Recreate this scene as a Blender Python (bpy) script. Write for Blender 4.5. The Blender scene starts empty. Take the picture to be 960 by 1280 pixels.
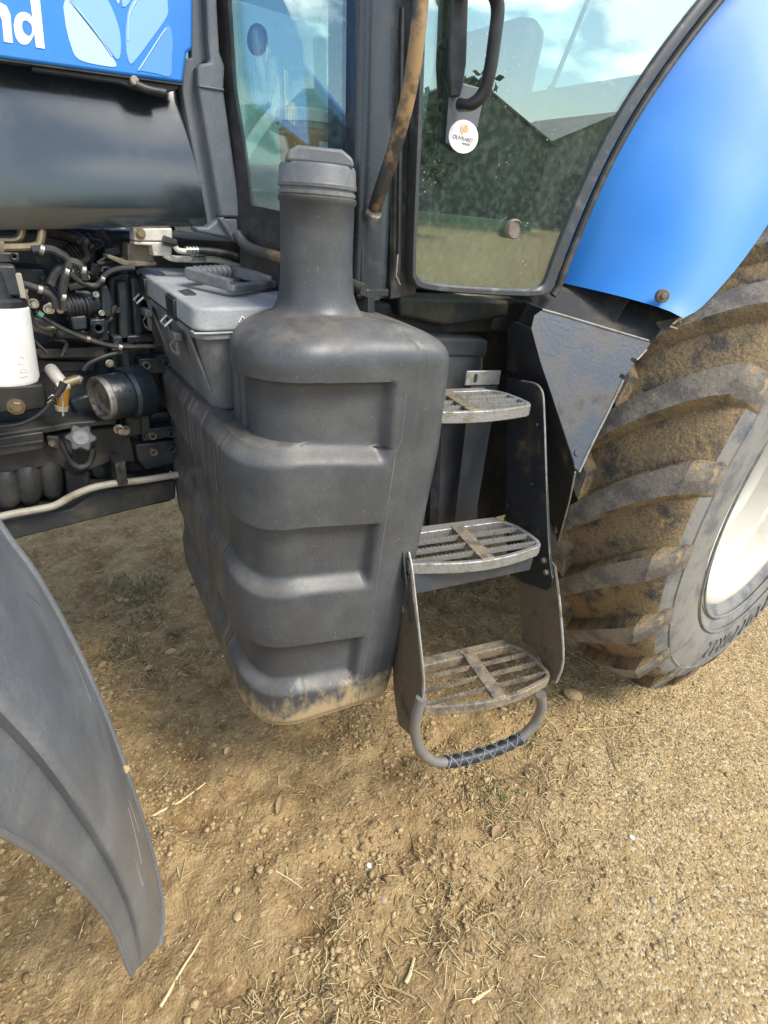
import bpy, bmesh, math, random
import numpy as np
from mathutils import Vector, Matrix
rnd = random.Random(7)
SC = bpy.context.scene
COL = SC.collection

# ------------------------------------------------------------------ camera
CAM_H, FPX, PITCH, YAW, ROLL = 1.82, 680.0, 0.482, 0.901, 0.079
_F = Vector((math.cos(YAW)*math.cos(PITCH), math.sin(YAW)*math.cos(PITCH), -math.sin(PITCH)))
_R0 = Vector((math.sin(YAW), -math.cos(YAW), 0.0)); _U0 = _R0.cross(_F)
_R = _R0*math.cos(ROLL) + _U0*math.sin(ROLL)
_U = _U0*math.cos(ROLL) - _R0*math.sin(ROLL)
C0 = Vector((0, 0, CAM_H))
cd = bpy.data.cameras.new('camera'); cam = bpy.data.objects.new('camera', cd); COL.objects.link(cam)
cd.sensor_fit = 'VERTICAL'; cd.sensor_height = 36.0; cd.lens = FPX/1280*36.0
cd.clip_start = 0.05; cd.clip_end = 2000
cam.matrix_world = Matrix(((_R.x, _U.x, -_F.x, 0), (_R.y, _U.y, -_F.y, 0), (_R.z, _U.z, -_F.z, CAM_H), (0, 0, 0, 1)))
SC.camera = cam

# ------------------------------------------------------------------ sky and sun
SUN_EL, SUN_AZ = math.radians(50), math.radians(-66)       # azimuth measured from +X (rear of the tractor) towards +Y
world = bpy.data.worlds.new('World'); SC.world = world; world.use_nodes = True
wn = world.node_tree.nodes; wl = world.node_tree.links; wn.clear()
wo = wn.new('ShaderNodeOutputWorld'); bg = wn.new('ShaderNodeBackground')
sky = wn.new('ShaderNodeTexSky'); sky.sky_type = 'NISHITA'; sky.sun_disc = False
sky.sun_elevation = SUN_EL; sky.sun_rotation = math.pi/2 - SUN_AZ
sky.air_density = 1.3; sky.dust_density = 0.6; sky.ozone_density = 3.0
tcw = wn.new('ShaderNodeTexCoord'); mpw = wn.new('ShaderNodeMapping'); mpw.inputs['Scale'].default_value = (1, 1, 2.2)
mpw.inputs['Location'].default_value = (0.35, 0.1, 0.2)
nzw = wn.new('ShaderNodeTexNoise'); nzw.inputs['Scale'].default_value = 3.4; nzw.inputs['Detail'].default_value = 8; nzw.inputs['Roughness'].default_value = 0.55
rpw = wn.new('ShaderNodeValToRGB'); rpw.color_ramp.elements[0].position = 0.54; rpw.color_ramp.elements[1].position = 0.61
mxw = wn.new('ShaderNodeMixRGB'); mxw.inputs['Color2'].default_value = (12.5, 12.6, 12.8, 1)
wl.new(tcw.outputs['Generated'], mpw.inputs['Vector']); wl.new(mpw.outputs['Vector'], nzw.inputs['Vector'])
wl.new(nzw.outputs['Fac'], rpw.inputs['Fac']); wl.new(rpw.outputs['Color'], mxw.inputs['Fac'])
wl.new(sky.outputs['Color'], mxw.inputs['Color1']); wl.new(mxw.outputs['Color'], bg.inputs['Color'])
bg.inputs['Strength'].default_value = 0.13
wl.new(bg.outputs['Background'], wo.inputs['Surface'])
sl = bpy.data.lights.new('sun', 'SUN'); sl.energy = 2.4; sl.angle = math.radians(24); sl.color = (1.0, 0.93, 0.81)
so = bpy.data.objects.new('sun', sl); COL.objects.link(so)
_sd = Vector((math.cos(SUN_EL)*math.cos(SUN_AZ), math.cos(SUN_EL)*math.sin(SUN_AZ), math.sin(SUN_EL)))
so.rotation_euler = _sd.to_track_quat('Z', 'Y').to_euler(); so.location = _sd*20
SC.view_settings.view_transform = 'Standard'; SC.view_settings.look = 'None'
SC.view_settings.exposure = 0.95; SC.view_settings.gamma = 1.0
SC.view_settings.use_curve_mapping = False

# ------------------------------------------------------------------ helpers
def ray(x, y): return _F*FPX + _R*(x-480) - _U*(y-640)
def PY(x, y, v): d = ray(x, y); return C0 + d*(v/d.y)            # sight line met with a real upright plane Y = v
def PX(x, y, v): d = ray(x, y); return C0 + d*(v/d.x)
def PZ(x, y, v): d = ray(x, y); return C0 + d*((v-CAM_H)/d.z)
def PN(x, y, p, n):
    d = ray(x, y); p = Vector(p); n = Vector(n); return C0 + d*((p-C0).dot(n)/d.dot(n))

class MB:
    def __init__(s): s.v = []; s.f = []; s.m = []
    def add(s, vs, fs, mi=0):
        b = len(s.v); s.v += [tuple(v) for v in vs]; s.f += [tuple(b+i for i in f) for f in fs]; s.m += [mi]*len(fs); return s
    def box(s, c, sz, rot=None, mi=0):
        c = Vector(c); hx, hy, hz = [k/2 for k in sz]
        vs = [Vector((sx*hx, sy*hy, sz_*hz)) for sz_ in (-1, 1) for sy in (-1, 1) for sx in (-1, 1)]
        if rot is not None: vs = [rot @ v for v in vs]
        return s.add([v+c for v in vs], [(0, 2, 3, 1), (4, 5, 7, 6), (0, 1, 5, 4), (2, 6, 7, 3), (0, 4, 6, 2), (1, 3, 7, 5)], mi)
    def prism(s, pts, ext, mi=0):
        pts = [Vector(p) for p in pts]; ext = Vector(ext); n = len(pts)
        vs = pts + [p+ext for p in pts]
        fs = [tuple(range(n)), tuple(range(2*n-1, n-1, -1))] + [(i, i+n, (i+1) % n+n, (i+1) % n) for i in range(n)]
        return s.add(vs, fs, mi)
    def tube(s, pts, r, n=10, mi=0, caps=True, smooth=0):
        pts = [Vector(p) for p in pts]
        if smooth: pts = catmull(pts, smooth)
        N = len(pts); rr = r if isinstance(r, (list, tuple)) else [r]*N
        if len(rr) != N: rr = [rr[0]+(rr[-1]-rr[0])*i/(N-1) for i in range(N)]
        t0 = (pts[1]-pts[0]).normalized(); a = t0.orthogonal().normalized()
        vs = []
        for i in range(N):
            t = (pts[min(i+1, N-1)]-pts[max(i-1, 0)]).normalized()
            a = (a - t*a.dot(t)).normalized(); b = t.cross(a)
            vs += [pts[i] + (a*math.cos(2*math.pi*k/n) + b*math.sin(2*math.pi*k/n))*rr[i] for k in range(n)]
        fs = [(i*n+k, i*n+(k+1) % n, (i+1)*n+(k+1) % n, (i+1)*n+k) for i in range(N-1) for k in range(n)]
        if caps: fs += [tuple(range(n-1, -1, -1)), tuple((N-1)*n+k for k in range(n))]
        return s.add(vs, fs, mi)
    def lathe(s, prof, o, ax, n=32, mi=0, cap=True):
        o = Vector(o); ax = Vector(ax).normalized(); a = ax.orthogonal().normalized(); b = ax.cross(a)
        vs = []
        for r, h in prof: vs += [o + ax*h + (a*math.cos(2*math.pi*k/n) + b*math.sin(2*math.pi*k/n))*r for k in range(n)]
        N = len(prof)
        fs = [(i*n+k, i*n+(k+1) % n, (i+1)*n+(k+1) % n, (i+1)*n+k) for i in range(N-1) for k in range(n)]
        if cap:
            if prof[0][0] > 1e-5: fs.append(tuple(range(n-1, -1, -1)))
            if prof[-1][0] > 1e-5: fs.append(tuple((N-1)*n+k for k in range(n)))
        return s.add(vs, fs, mi)
    def grid(s, rows, mi=0, close=False):
        n = len(rows[0]); vs = [p for r in rows for p in r]; fs = []
        for i in range(len(rows)-1):
            for k in range(n if close else n-1):
                fs.append((i*n+k, i*n+(k+1) % n, (i+1)*n+(k+1) % n, (i+1)*n+k))
        return s.add(vs, fs, mi)
    def shell(s, rows, ext, mi=0):
        """a sheet with thickness: rows of points and the same rows moved by ext, closed round the rim"""
        n = len(rows[0]); m = len(rows); e = Vector(ext)
        A = [Vector(p) for r in rows for p in r]; B = [p+e for p in A]; k = len(A)
        fs = []
        for i in range(m-1):
            for j in range(n-1):
                q = (i*n+j, i*n+j+1, (i+1)*n+j+1, (i+1)*n+j)
                fs.append(q); fs.append(tuple(k+t for t in reversed(q)))
        rim = [j for j in range(n)] + [i*n+n-1 for i in range(1, m)] + [(m-1)*n+j for j in range(n-2, -1, -1)] + [i*n for i in range(m-2, 0, -1)]
        for a, b in zip(rim, rim[1:]+rim[:1]): fs.append((b, a, k+a, k+b))
        return s.add(A+B, fs, mi)
    def text(s, txt, size, M, ext=0.002, mi=0, off=0.0, align='CENTER'):
        cu = bpy.data.curves.new('tmp', 'FONT'); cu.body = txt; cu.size = size; cu.extrude = ext; cu.offset = off
        cu.align_x = align; cu.align_y = 'CENTER'; cu.resolution_u = 4
        ob = bpy.data.objects.new('tmp', cu); COL.objects.link(ob)
        dg = bpy.context.evaluated_depsgraph_get(); me = ob.evaluated_get(dg).to_mesh()
        s.add([M @ v.co for v in me.vertices], [tuple(p.vertices) for p in me.polygons], mi)
        ob.evaluated_get(dg).to_mesh_clear(); bpy.data.objects.remove(ob); bpy.data.curves.remove(cu)
        return s
    def build(s, name, mats, parent=None, bevel=0.0, seg=2, ang=35, flat=False, sub=0, fix=True):
        me = bpy.data.meshes.new(name); me.from_pydata(s.v, [], s.f)
        if not isinstance(mats, (list, tuple)): mats = [mats]
        for m in mats: me.materials.append(m)
        if len(mats) > 1: me.polygons.foreach_set('material_index', s.m)
        if fix:
            bm = bmesh.new(); bm.from_mesh(me); bmesh.ops.recalc_face_normals(bm, faces=bm.faces); bm.to_mesh(me); bm.free()
        if not flat:
            me.shade_smooth(); me.set_sharp_from_angle(angle=math.radians(ang))
        me.update()
        ob = bpy.data.objects.new(name, me); COL.objects.link(ob)
        if parent is not None:
            ob.parent = parent; ob.matrix_parent_inverse = world_of(parent).inverted()
        if bevel:
            b = ob.modifiers.new('bevel', 'BEVEL'); b.width = bevel; b.segments = seg; b.limit_method = 'ANGLE'; b.angle_limit = math.radians(40)
            b.harden_normals = False
        if sub:
            d = ob.modifiers.new('sub', 'SUBSURF'); d.levels = sub; d.render_levels = sub
        return ob

def world_of(o):
    M = Matrix.LocRotScale(o.location, o.rotation_euler, o.scale)
    return (world_of(o.parent) @ o.matrix_parent_inverse @ M) if o.parent else M
def catmull(p, k):
    out = []
    for i in range(len(p)-1):
        a = p[i-1] if i else p[0]*2-p[1]; b = p[i]; c = p[i+1]; d = p[i+2] if i+2 < len(p) else p[-1]*2-p[-2]
        for j in range(k):
            t = j/k
            out.append(0.5*((2*b)+(c-a)*t+(2*a-5*b+4*c-d)*t*t+(3*b-a-3*c+d)*t**3))
    out.append(p[-1]); return out
def empty(name, loc, parent=None):
    o = bpy.data.objects.new(name, None); COL.objects.link(o); o.location = loc; o.empty_display_size = 0.1
    if parent is not None: o.parent = parent; o.matrix_parent_inverse = world_of(parent).inverted()
    return o
def tag(o, label=None, cat=None, group=None, kind=None):
    for k, v in (('label', label), ('category', cat), ('group', group), ('kind', kind)):
        if v: o[k] = v
    return o
def lerp(a, b, t): return a+(b-a)*t
def smooth(a, b, x):
    t = min(1, max(0, (x-a)/(b-a))); return t*t*(3-2*t)

# ------------------------------------------------------------------ materials
def mat(name, col, rough=0.5, metal=0.0, col2=None, scale=8.0, lo=0.45, hi=0.65, bump=0.0, bscale=60.0, spec=0.5, col3=None, scale3=30.0, lo3=0.55, hi3=0.7, rough2=None, stretch=None, coat=0.0, fine=0.0):
    m = bpy.data.materials.new(name); m.use_nodes = True; nt = m.node_tree; N = nt.nodes; L = nt.links
    p = N['Principled BSDF']; p.inputs['Roughness'].default_value = rough; p.inputs['Metallic'].default_value = metal
    p.inputs['Specular IOR Level'].default_value = spec; p.inputs['Base Color'].default_value = (*col, 1)
    if coat: p.inputs['Coat Weight'].default_value = coat; p.inputs['Coat Roughness'].default_value = 0.08
    tc = N.new('ShaderNodeTexCoord'); vec = tc.outputs['Object']
    if stretch:
        mp = N.new('ShaderNodeMapping'); mp.inputs['Scale'].default_value = stretch; L.new(vec, mp.inputs['Vector']); vs = mp.outputs['Vector']
    else: vs = vec
    cur = None
    def layer(c1, c2, sc, lo, hi, v):
        nz = N.new('ShaderNodeTexNoise'); nz.inputs['Scale'].default_value = sc; nz.inputs['Detail'].default_value = 8; nz.inputs['Roughness'].default_value = 0.65
        L.new(v, nz.inputs['Vector'])
        mr = N.new('ShaderNodeMapRange'); mr.interpolation_type = 'SMOOTHSTEP'; mr.inputs['From Min'].default_value = lo; mr.inputs['From Max'].default_value = hi
        L.new(nz.outputs['Fac'], mr.inputs['Value'])
        mx = N.new('ShaderNodeMixRGB'); L.new(mr.outputs['Result'], mx.inputs['Fac'])
        if isinstance(c1, tuple): mx.inputs['Color1'].default_value = (*c1, 1)
        else: L.new(c1, mx.inputs['Color1'])
        mx.inputs['Color2'].default_value = (*c2, 1)
        return mx.outputs['Color'], mr.outputs['Result']
    if col2:
        cur, fac = layer(col, col2, scale, lo, hi, vec)
        if rough2 is not None:
            rr = N.new('ShaderNodeMapRange'); rr.inputs['To Min'].default_value = rough; rr.inputs['To Max'].default_value = rough2
            L.new(fac, rr.inputs['Value']); L.new(rr.outputs['Result'], p.inputs['Roughness'])
    if col3: cur, _ = layer(cur if cur else col, col3, scale3, lo3, hi3, vs)
    if fine:
        nz = N.new('ShaderNodeTexNoise'); nz.inputs['Scale'].default_value = 190; nz.inputs['Detail'].default_value = 4; L.new(vec, nz.inputs['Vector'])
        mr = N.new('ShaderNodeMapRange'); mr.inputs['From Min'].default_value = 0.3; mr.inputs['From Max'].default_value = 0.7; mr.inputs['To Min'].default_value = 1-fine; mr.inputs['To Max'].default_value = 1+fine
        L.new(nz.outputs['Fac'], mr.inputs['Value'])
        hs = N.new('ShaderNodeVectorMath'); hs.operation = 'SCALE'
        if cur: L.new(cur, hs.inputs[0])
        else: hs.inputs[0].default_value = col
        L.new(mr.outputs['Result'], hs.inputs['Scale']); cur = hs.outputs['Vector']
    if cur: L.new(cur, p.inputs['Base Color'])
    if bump:
        nb = N.new('ShaderNodeTexNoise'); nb.inputs['Scale'].default_value = bscale; nb.inputs['Detail'].default_value = 6; L.new(vec, nb.inputs['Vector'])
        bp = N.new('ShaderNodeBump'); bp.inputs['Strength'].default_value = bump; bp.inputs['Distance'].default_value = 0.01
        L.new(nb.outputs['Fac'], bp.inputs['Height']); L.new(bp.outputs['Normal'], p.inputs['Normal'])
    return m
def glass(name, tint, refl_tint, ior):
    m = bpy.data.materials.new(name); m.use_nodes = True; N = m.node_tree.nodes; L = m.node_tree.links; N.clear()
    o = N.new('ShaderNodeOutputMaterial'); t = N.new('ShaderNodeBsdfTransparent'); g = N.new('ShaderNodeBsdfGlossy'); d = N.new('ShaderNodeBsdfDiffuse')
    t.inputs['Color'].default_value = (*tint, 1); g.inputs['Color'].default_value = (*refl_tint, 1); g.inputs['Roughness'].default_value = 0.0
    d.inputs['Color'].default_value = (0.45, 0.5, 0.42, 1)
    lw = N.new('ShaderNodeLayerWeight'); lw.inputs['Blend'].default_value = 0.5; pw = N.new('ShaderNodeMath'); pw.operation = 'POWER'; pw.inputs[1].default_value = 5; L.new(lw.outputs['Facing'], pw.inputs[0])
    fr = N.new('ShaderNodeMapRange'); fr.inputs['To Min'].default_value = ior; fr.inputs['To Max'].default_value = 1.0; L.new(pw.outputs[0], fr.inputs['Value'])
    mx = N.new('ShaderNodeMixShader'); L.new(fr.outputs['Result'], mx.inputs['Fac']); L.new(t.outputs[0], mx.inputs[1]); L.new(g.outputs[0], mx.inputs[2])
    tc = N.new('ShaderNodeTexCoord'); nz = N.new('ShaderNodeTexNoise'); nz.inputs['Scale'].default_value = 55; nz.inputs['Detail'].default_value = 8; nz.inputs['Roughness'].default_value = 0.7
    L.new(tc.outputs['Object'], nz.inputs['Vector'])
    mr = N.new('ShaderNodeMapRange'); mr.inputs['From Min'].default_value = 0.45; mr.inputs['From Max'].default_value = 0.8; mr.inputs['To Min'].default_value = 0.015; mr.inputs['To Max'].default_value = 0.16
    L.new(nz.outputs['Fac'], mr.inputs['Value'])
    m2 = N.new('ShaderNodeMixShader'); L.new(mr.outputs['Result'], m2.inputs['Fac']); L.new(mx.outputs[0], m2.inputs[1]); L.new(d.outputs[0], m2.inputs[2])
    vo = N.new('ShaderNodeTexVoronoi'); vo.inputs['Scale'].default_value = 75; L.new(tc.outputs['Object'], vo.inputs['Vector'])
    sp = N.new('ShaderNodeMapRange'); sp.inputs['From Min'].default_value = 0.16; sp.inputs['From Max'].default_value = 0.1; L.new(vo.outputs['Distance'], sp.inputs['Value'])
    n2 = N.new('ShaderNodeTexNoise'); n2.inputs['Scale'].default_value = 9; L.new(tc.outputs['Object'], n2.inputs['Vector'])
    s2 = N.new('ShaderNodeMapRange'); s2.inputs['From Min'].default_value = 0.55; s2.inputs['From Max'].default_value = 0.65; s2.inputs['To Max'].default_value = 0.55; L.new(n2.outputs['Fac'], s2.inputs['Value'])
    mu = N.new('ShaderNodeMath'); mu.operation = 'MULTIPLY'; L.new(sp.outputs['Result'], mu.inputs[0]); L.new(s2.outputs['Result'], mu.inputs[1])
    d2 = N.new('ShaderNodeBsdfDiffuse'); d2.inputs['Color'].default_value = (0.7, 0.74, 0.66, 1)
    m3 = N.new('ShaderNodeMixShader'); L.new(mu.outputs[0], m3.inputs['Fac']); L.new(m2.outputs[0], m3.inputs[1]); L.new(d2.outputs[0], m3.inputs[2])
    L.new(m3.outputs[0], o.inputs['Surface'])
    return m

MUD = (0.27, 0.19, 0.1)
M_tank = mat('tank_plastic', (0.055, 0.058, 0.062), 0.38, col2=(0.085, 0.088, 0.09), scale=5, lo=0.4, hi=0.7, bump=0.05, bscale=220, col3=(0.2, 0.18, 0.15), scale3=14, lo3=0.66, hi3=0.85, rough2=0.62, fine=0.12)
M_box = mat('toolbox_plastic', (0.27, 0.278, 0.28), 0.6, col2=(0.35, 0.355, 0.345), scale=9, bump=0.15, bscale=300, fine=0.1)
M_boxd = mat('toolbox_dark_plastic', (0.12, 0.125, 0.13), 0.5, col2=(0.18, 0.18, 0.18), scale=12, bump=0.12, bscale=260, fine=0.1)
M_blue = mat('blue_paint', (0.018, 0.19, 0.62), 0.45, col2=(0.03, 0.215, 0.63), scale=2, coat=0.03, bump=0.02, bscale=200, col3=(0.12, 0.26, 0.5), scale3=42, lo3=0.66, hi3=0.8)
M_hood = mat('dark_hood_paint', (0.018, 0.024, 0.027), 0.14, col2=(0.03, 0.036, 0.038), scale=4, rough2=0.22, bump=0.05, bscale=3, spec=1.0)
M_trim = mat('grey_trim_plastic', (0.12, 0.135, 0.15), 0.5, col2=(0.16, 0.17, 0.18), scale=8, bump=0.08, bscale=300, fine=0.1)
M_pillar = mat('pillar_paint', (0.022, 0.028, 0.034), 0.25, col2=(0.055, 0.058, 0.06), scale=14, lo=0.5, hi=0.8, bump=0.03, rough2=0.55, fine=0.15)
M_black = mat('black_plastic', (0.018, 0.019, 0.021), 0.45, col2=(0.04, 0.04, 0.04), scale=18, bump=0.05)
M_rubber = mat('rubber_hose', (0.016, 0.017, 0.018), 0.5, col2=(0.05, 0.046, 0.04), scale=20, bump=0.05)
M_eng = mat('engine_paint', (0.014, 0.022, 0.03), 0.3, col2=(0.042, 0.038, 0.031), scale=11, lo=0.45, hi=0.75, bump=0.15, bscale=50, rough2=0.75)
M_engb = mat('engine_dusty_paint', (0.024, 0.025, 0.025), 0.45, col2=(0.065, 0.056, 0.043), scale=9, lo=0.42, hi=0.75, bump=0.2, bscale=60, rough2=0.85)
M_steel = mat('worn_steel', (0.33, 0.31, 0.28), 0.45, 0.7, col2=(0.16, 0.12, 0.08), scale=30, bump=0.08)
M_chrome = mat('bright_steel', (0.6, 0.6, 0.58), 0.3, 0.85, col2=(0.3, 0.26, 0.2), scale=25)
M_brass = mat('brass', (0.28, 0.225, 0.14), 0.4, 0.7, col2=(0.2, 0.15, 0.08), scale=40)
M_pipe = mat('cream_pipe', (0.3, 0.275, 0.215), 0.5, col2=(0.17, 0.14, 0.095), scale=14, lo=0.5, hi=0.75)
M_filter = mat('white_filter_paint', (0.8, 0.8, 0.77), 0.4, col2=(0.72, 0.72, 0.68), scale=20)
M_greylet = mat('grey_print', (0.7, 0.71, 0.68), 0.6)
M_alu = mat('cast_aluminium', (0.6, 0.57, 0.5), 0.55, 0.3, col2=(0.42, 0.38, 0.3), scale=30, bump=0.1)
M_rustm = mat('dusty_bracket', (0.16, 0.13, 0.09), 0.7, col2=(0.08, 0.07, 0.05), scale=25, bump=0.1)
M_amber = mat('amber_bowl', (0.25, 0.12, 0.02), 0.15)
M_step = mat('step_steel', (0.33, 0.33, 0.32), 0.45, 0.5, col2=(0.24, 0.21, 0.16), scale=26, lo=0.42, hi=0.68, bump=0.25, bscale=120, rough2=0.85, col3=(0.1, 0.09, 0.08), scale3=60, lo3=0.6, hi3=0.75)
M_stepd = mat('dirty_step_steel', (0.25, 0.2, 0.135), 0.7, 0.2, col2=(0.11, 0.1, 0.085), scale=24, lo=0.42, hi=0.66, bump=0.35, bscale=120, rough2=0.6, col3=(0.42, 0.35, 0.24), scale3=70, lo3=0.55, hi3=0.7)
M_plate = mat('painted_plate', (0.02, 0.023, 0.027), 0.4, col2=(0.13, 0.09, 0.045), scale=7, lo=0.52, hi=0.75, bump=0.12, bscale=90, rough2=0.85, fine=0.2)
M_platemud = mat('muddy_plate', (0.13, 0.1, 0.065), 0.8, col2=(0.045, 0.042, 0.04), scale=10, lo=0.5, hi=0.7, bump=0.25, bscale=90, fine=0.25)
M_fin = mat('grey_steel_plate', (0.055, 0.065, 0.08), 0.42, 0.15, col2=(0.14, 0.11, 0.075), scale=9, lo=0.42, hi=0.8, bump=0.1, bscale=100, rough2=0.8, col3=(0.05, 0.055, 0.065), scale3=9, lo3=0.56, hi3=0.72)
M_edge = mat('bare_steel_edge', (0.34, 0.34, 0.32), 0.5, 0.4, col2=(0.28, 0.23, 0.15), scale=40)
M_tyre = mat('muddy_tyre_rubber', (0.185, 0.13, 0.066), 0.88, col2=(0.045, 0.042, 0.039), scale=11, lo=0.44, hi=0.66, bump=0.6, bscale=70, col3=(0.3, 0.2, 0.085), scale3=16, lo3=0.58, hi3=0.72, fine=0.4)
M_lug = mat('worn_lug_rubber', (0.19, 0.162, 0.125), 0.85, col2=(0.105, 0.095, 0.082), scale=13, lo=0.45, hi=0.62, bump=0.3, bscale=60, col3=(0.27, 0.19, 0.1), scale3=22, lo3=0.58, hi3=0.7, fine=0.3)
M_side = mat('sidewall_rubber', (0.21, 0.2, 0.18), 0.75, col2=(0.11, 0.115, 0.12), scale=8, bump=0.2, bscale=70, col3=(0.24, 0.2, 0.14), scale3=10, lo3=0.55, hi3=0.75, fine=0.15)
M_letter = mat('raised_tyre_letter', (0.14, 0.137, 0.128), 0.7, col2=(0.18, 0.17, 0.15), scale=40)
M_rim = mat('cream_rim_paint', (0.6, 0.575, 0.5), 0.45, col2=(0.5, 0.43, 0.31), scale=6, lo=0.5, hi=0.8, bump=0.03)
M_rimmud = mat('rim_mud', (0.42, 0.31, 0.16), 0.9, bump=0.4, bscale=40)
M_ffend = mat('front_fender_plastic', (0.125, 0.136, 0.15), 0.3, col2=(0.19, 0.197, 0.205), scale=5, lo=0.42, hi=0.72, bump=0.06, bscale=30, rough2=0.42, col3=(0.2, 0.19, 0.16), scale3=26, lo3=0.66, hi3=0.8, fine=0.12)
M_seal = mat('rubber_seal', (0.03, 0.03, 0.031), 0.5, col2=(0.07, 0.068, 0.062), scale=20)
M_frame = mat('door_frame_paint', (0.05, 0.052, 0.056), 0.4, col2=(0.16, 0.16, 0.155), scale=25, lo=0.5, hi=0.75)
M_rail = mat('worn_handrail', (0.03, 0.028, 0.025), 0.35, col2=(0.3, 0.19, 0.085), scale=7, lo=0.44, hi=0.56, bump=0.05, rough2=0.5)
M_white = mat('white_print', (0.8, 0.8, 0.8), 0.5)
M_leaf1 = mat('pale_blue_print', (0.44, 0.62, 0.82), 0.4)
M_leaf2 = mat('light_blue_print', (0.23, 0.44, 0.78), 0.4)
M_leaf3 = mat('mid_blue_print', (0.1, 0.3, 0.72), 0.4)
M_ink = mat('grey_ink', (0.22, 0.24, 0.25), 0.6)
M_orange = mat('orange_ink', (0.62, 0.4, 0.2), 0.6)
M_interior = mat('cab_interior_plastic', (0.24, 0.24, 0.2), 0.7, col2=(0.3, 0.29, 0.23), scale=8)
M_floorc = mat('cab_floor_mat', (0.4, 0.39, 0.28), 0.8, col2=(0.5, 0.45, 0.3), scale=12)
M_lid = mat('pale_tub_lid', (0.85, 0.88, 0.84), 0.5)
M_label = mat('orange_tub_label', (0.6, 0.28, 0.1), 0.5)
M_glass = glass('door_glass', (0.5, 0.62, 0.55), (0.93, 1.0, 0.99), 0.24)
M_glassf = glass('far_glass', (0.45, 0.55, 0.5), (0.95, 1.0, 0.98), 0.1)
M_glass2 = glass('front_glass', (0.86, 0.95, 0.92), (0.9, 1.0, 1.0), 0.17)
M_under = mat('underside_paint', (0.02, 0.021, 0.022), 0.7, col2=(0.06, 0.05, 0.035), scale=9, bump=0.2)

def splash(m, build):
    """add dried mud with a shape of its own over a material: build(nodes, links, position) returns a 0..1 mask socket"""
    N = m.node_tree.nodes; L = m.node_tree.links; p = N['Principled BSDF']; tc = N.new('ShaderNodeTexCoord')
    mask = build(N, L, tc.outputs['Object']); src = p.inputs['Base Color'].links[0].from_socket
    mx = N.new('ShaderNodeMixRGB'); L.new(mask, mx.inputs['Fac']); L.new(src, mx.inputs['Color1']); mx.inputs['Color2'].default_value = (0.36, 0.27, 0.155, 1); L.new(mx.outputs['Color'], p.inputs['Base Color'])
def tank_mask(N, L, pos):
    sx = N.new('ShaderNodeSeparateXYZ'); L.new(pos, sx.inputs[0])
    def nz(sc, st=None, det=6):
        n = N.new('ShaderNodeTexNoise'); n.inputs['Scale'].default_value = sc; n.inputs['Detail'].default_value = det; n.inputs['Roughness'].default_value = 0.7
        if st: mp = N.new('ShaderNodeMapping'); mp.inputs['Scale'].default_value = st; L.new(pos, mp.inputs['Vector']); L.new(mp.outputs['Vector'], n.inputs['Vector'])
        else: L.new(pos, n.inputs['Vector'])
        return n.outputs['Fac']
    def mr(s, a, b, c=0., d=1.):
        r = N.new('ShaderNodeMapRange'); r.inputs['From Min'].default_value = a; r.inputs['From Max'].default_value = b; r.inputs['To Min'].default_value = c; r.inputs['To Max'].default_value = d; L.new(s, r.inputs['Value']); return r.outputs['Result']
    def mt(op, a, b):
        q = N.new('ShaderNodeMath'); q.operation = op; q.use_clamp = True
        for i, k in enumerate((a, b)):
            if isinstance(k, float): q.inputs[i].default_value = k
            else: L.new(k, q.inputs[i])
        return q.outputs[0]
    low = mr(sx.outputs[2], 0.74, 0.52)                                 # thrown up along the foot
    f1 = mr(mt('ADD', mt('MULTIPLY', low, 0.5), mt('MULTIPLY', nz(30., (1, 1, .6)), 0.75)), 0.66, 0.84)
    front = mt('MULTIPLY', mr(sx.outputs[0], 0.50, 0.45), mr(sx.outputs[1], 1.12, 1.22))
    f2 = mt('MULTIPLY', mt('MULTIPLY', front, mr(nz(10., (.3, 11, .12), 3), 0.52, 0.66)), 0.45)   # run-off streaks on the forward face
    f3 = mr(nz(170., None, 2), 0.71, 0.735)
    ge = N.new('ShaderNodeNewGeometry'); sn = N.new('ShaderNodeSeparateXYZ'); L.new(ge.outputs['Normal'], sn.inputs[0])
    f4 = mt('MULTIPLY', mt('MULTIPLY', mr(sn.outputs[2], 0.3, 0.9), mr(nz(22.), 0.35, 0.7)), 0.28)      # dust that settled on the ledges
    f5 = mt('MULTIPLY', mr(nz(60., (1, 1, .25)), 0.66, 0.72), 0.3)                                       # scuffs and dried runs
    return mt('MAXIMUM', mt('MAXIMUM', mt('MAXIMUM', f1, f2), mt('MULTIPLY', f3, 0.8)), mt('MAXIMUM', f4, f5))
splash(M_tank, tank_mask)

# ------------------------------------------------------------------ ground
_rs = np.random.RandomState(11)
_LAT = _rs.rand(256, 256)
def vnoise(x, y, sc):
    x = np.asarray(x)*sc+37.3; y = np.asarray(y)*sc+91.7
    xi = np.floor(x).astype(int); yi = np.floor(y).astype(int); fx = x-xi; fy = y-yi
    fx = fx*fx*(3-2*fx); fy = fy*fy*(3-2*fy)
    g = lambda a, b: _LAT[a % 256, b % 256]
    return (g(xi, yi)*(1-fx)+g(xi+1, yi)*fx)*(1-fy)+(g(xi, yi+1)*(1-fx)+g(xi+1, yi+1)*fx)*fy
def gravel_mask(x, y):
    """1 on the firm pale gravel of the yard, 0 on the trodden earth beside the tractor"""
    d = (np.asarray(x)-0.95)*0.62-(np.asarray(y)-0.30)*0.78 + (vnoise(x, y, 3.1)-0.5)*0.5
    return np.clip((d+0.25)/0.5, 0, 1)
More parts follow.
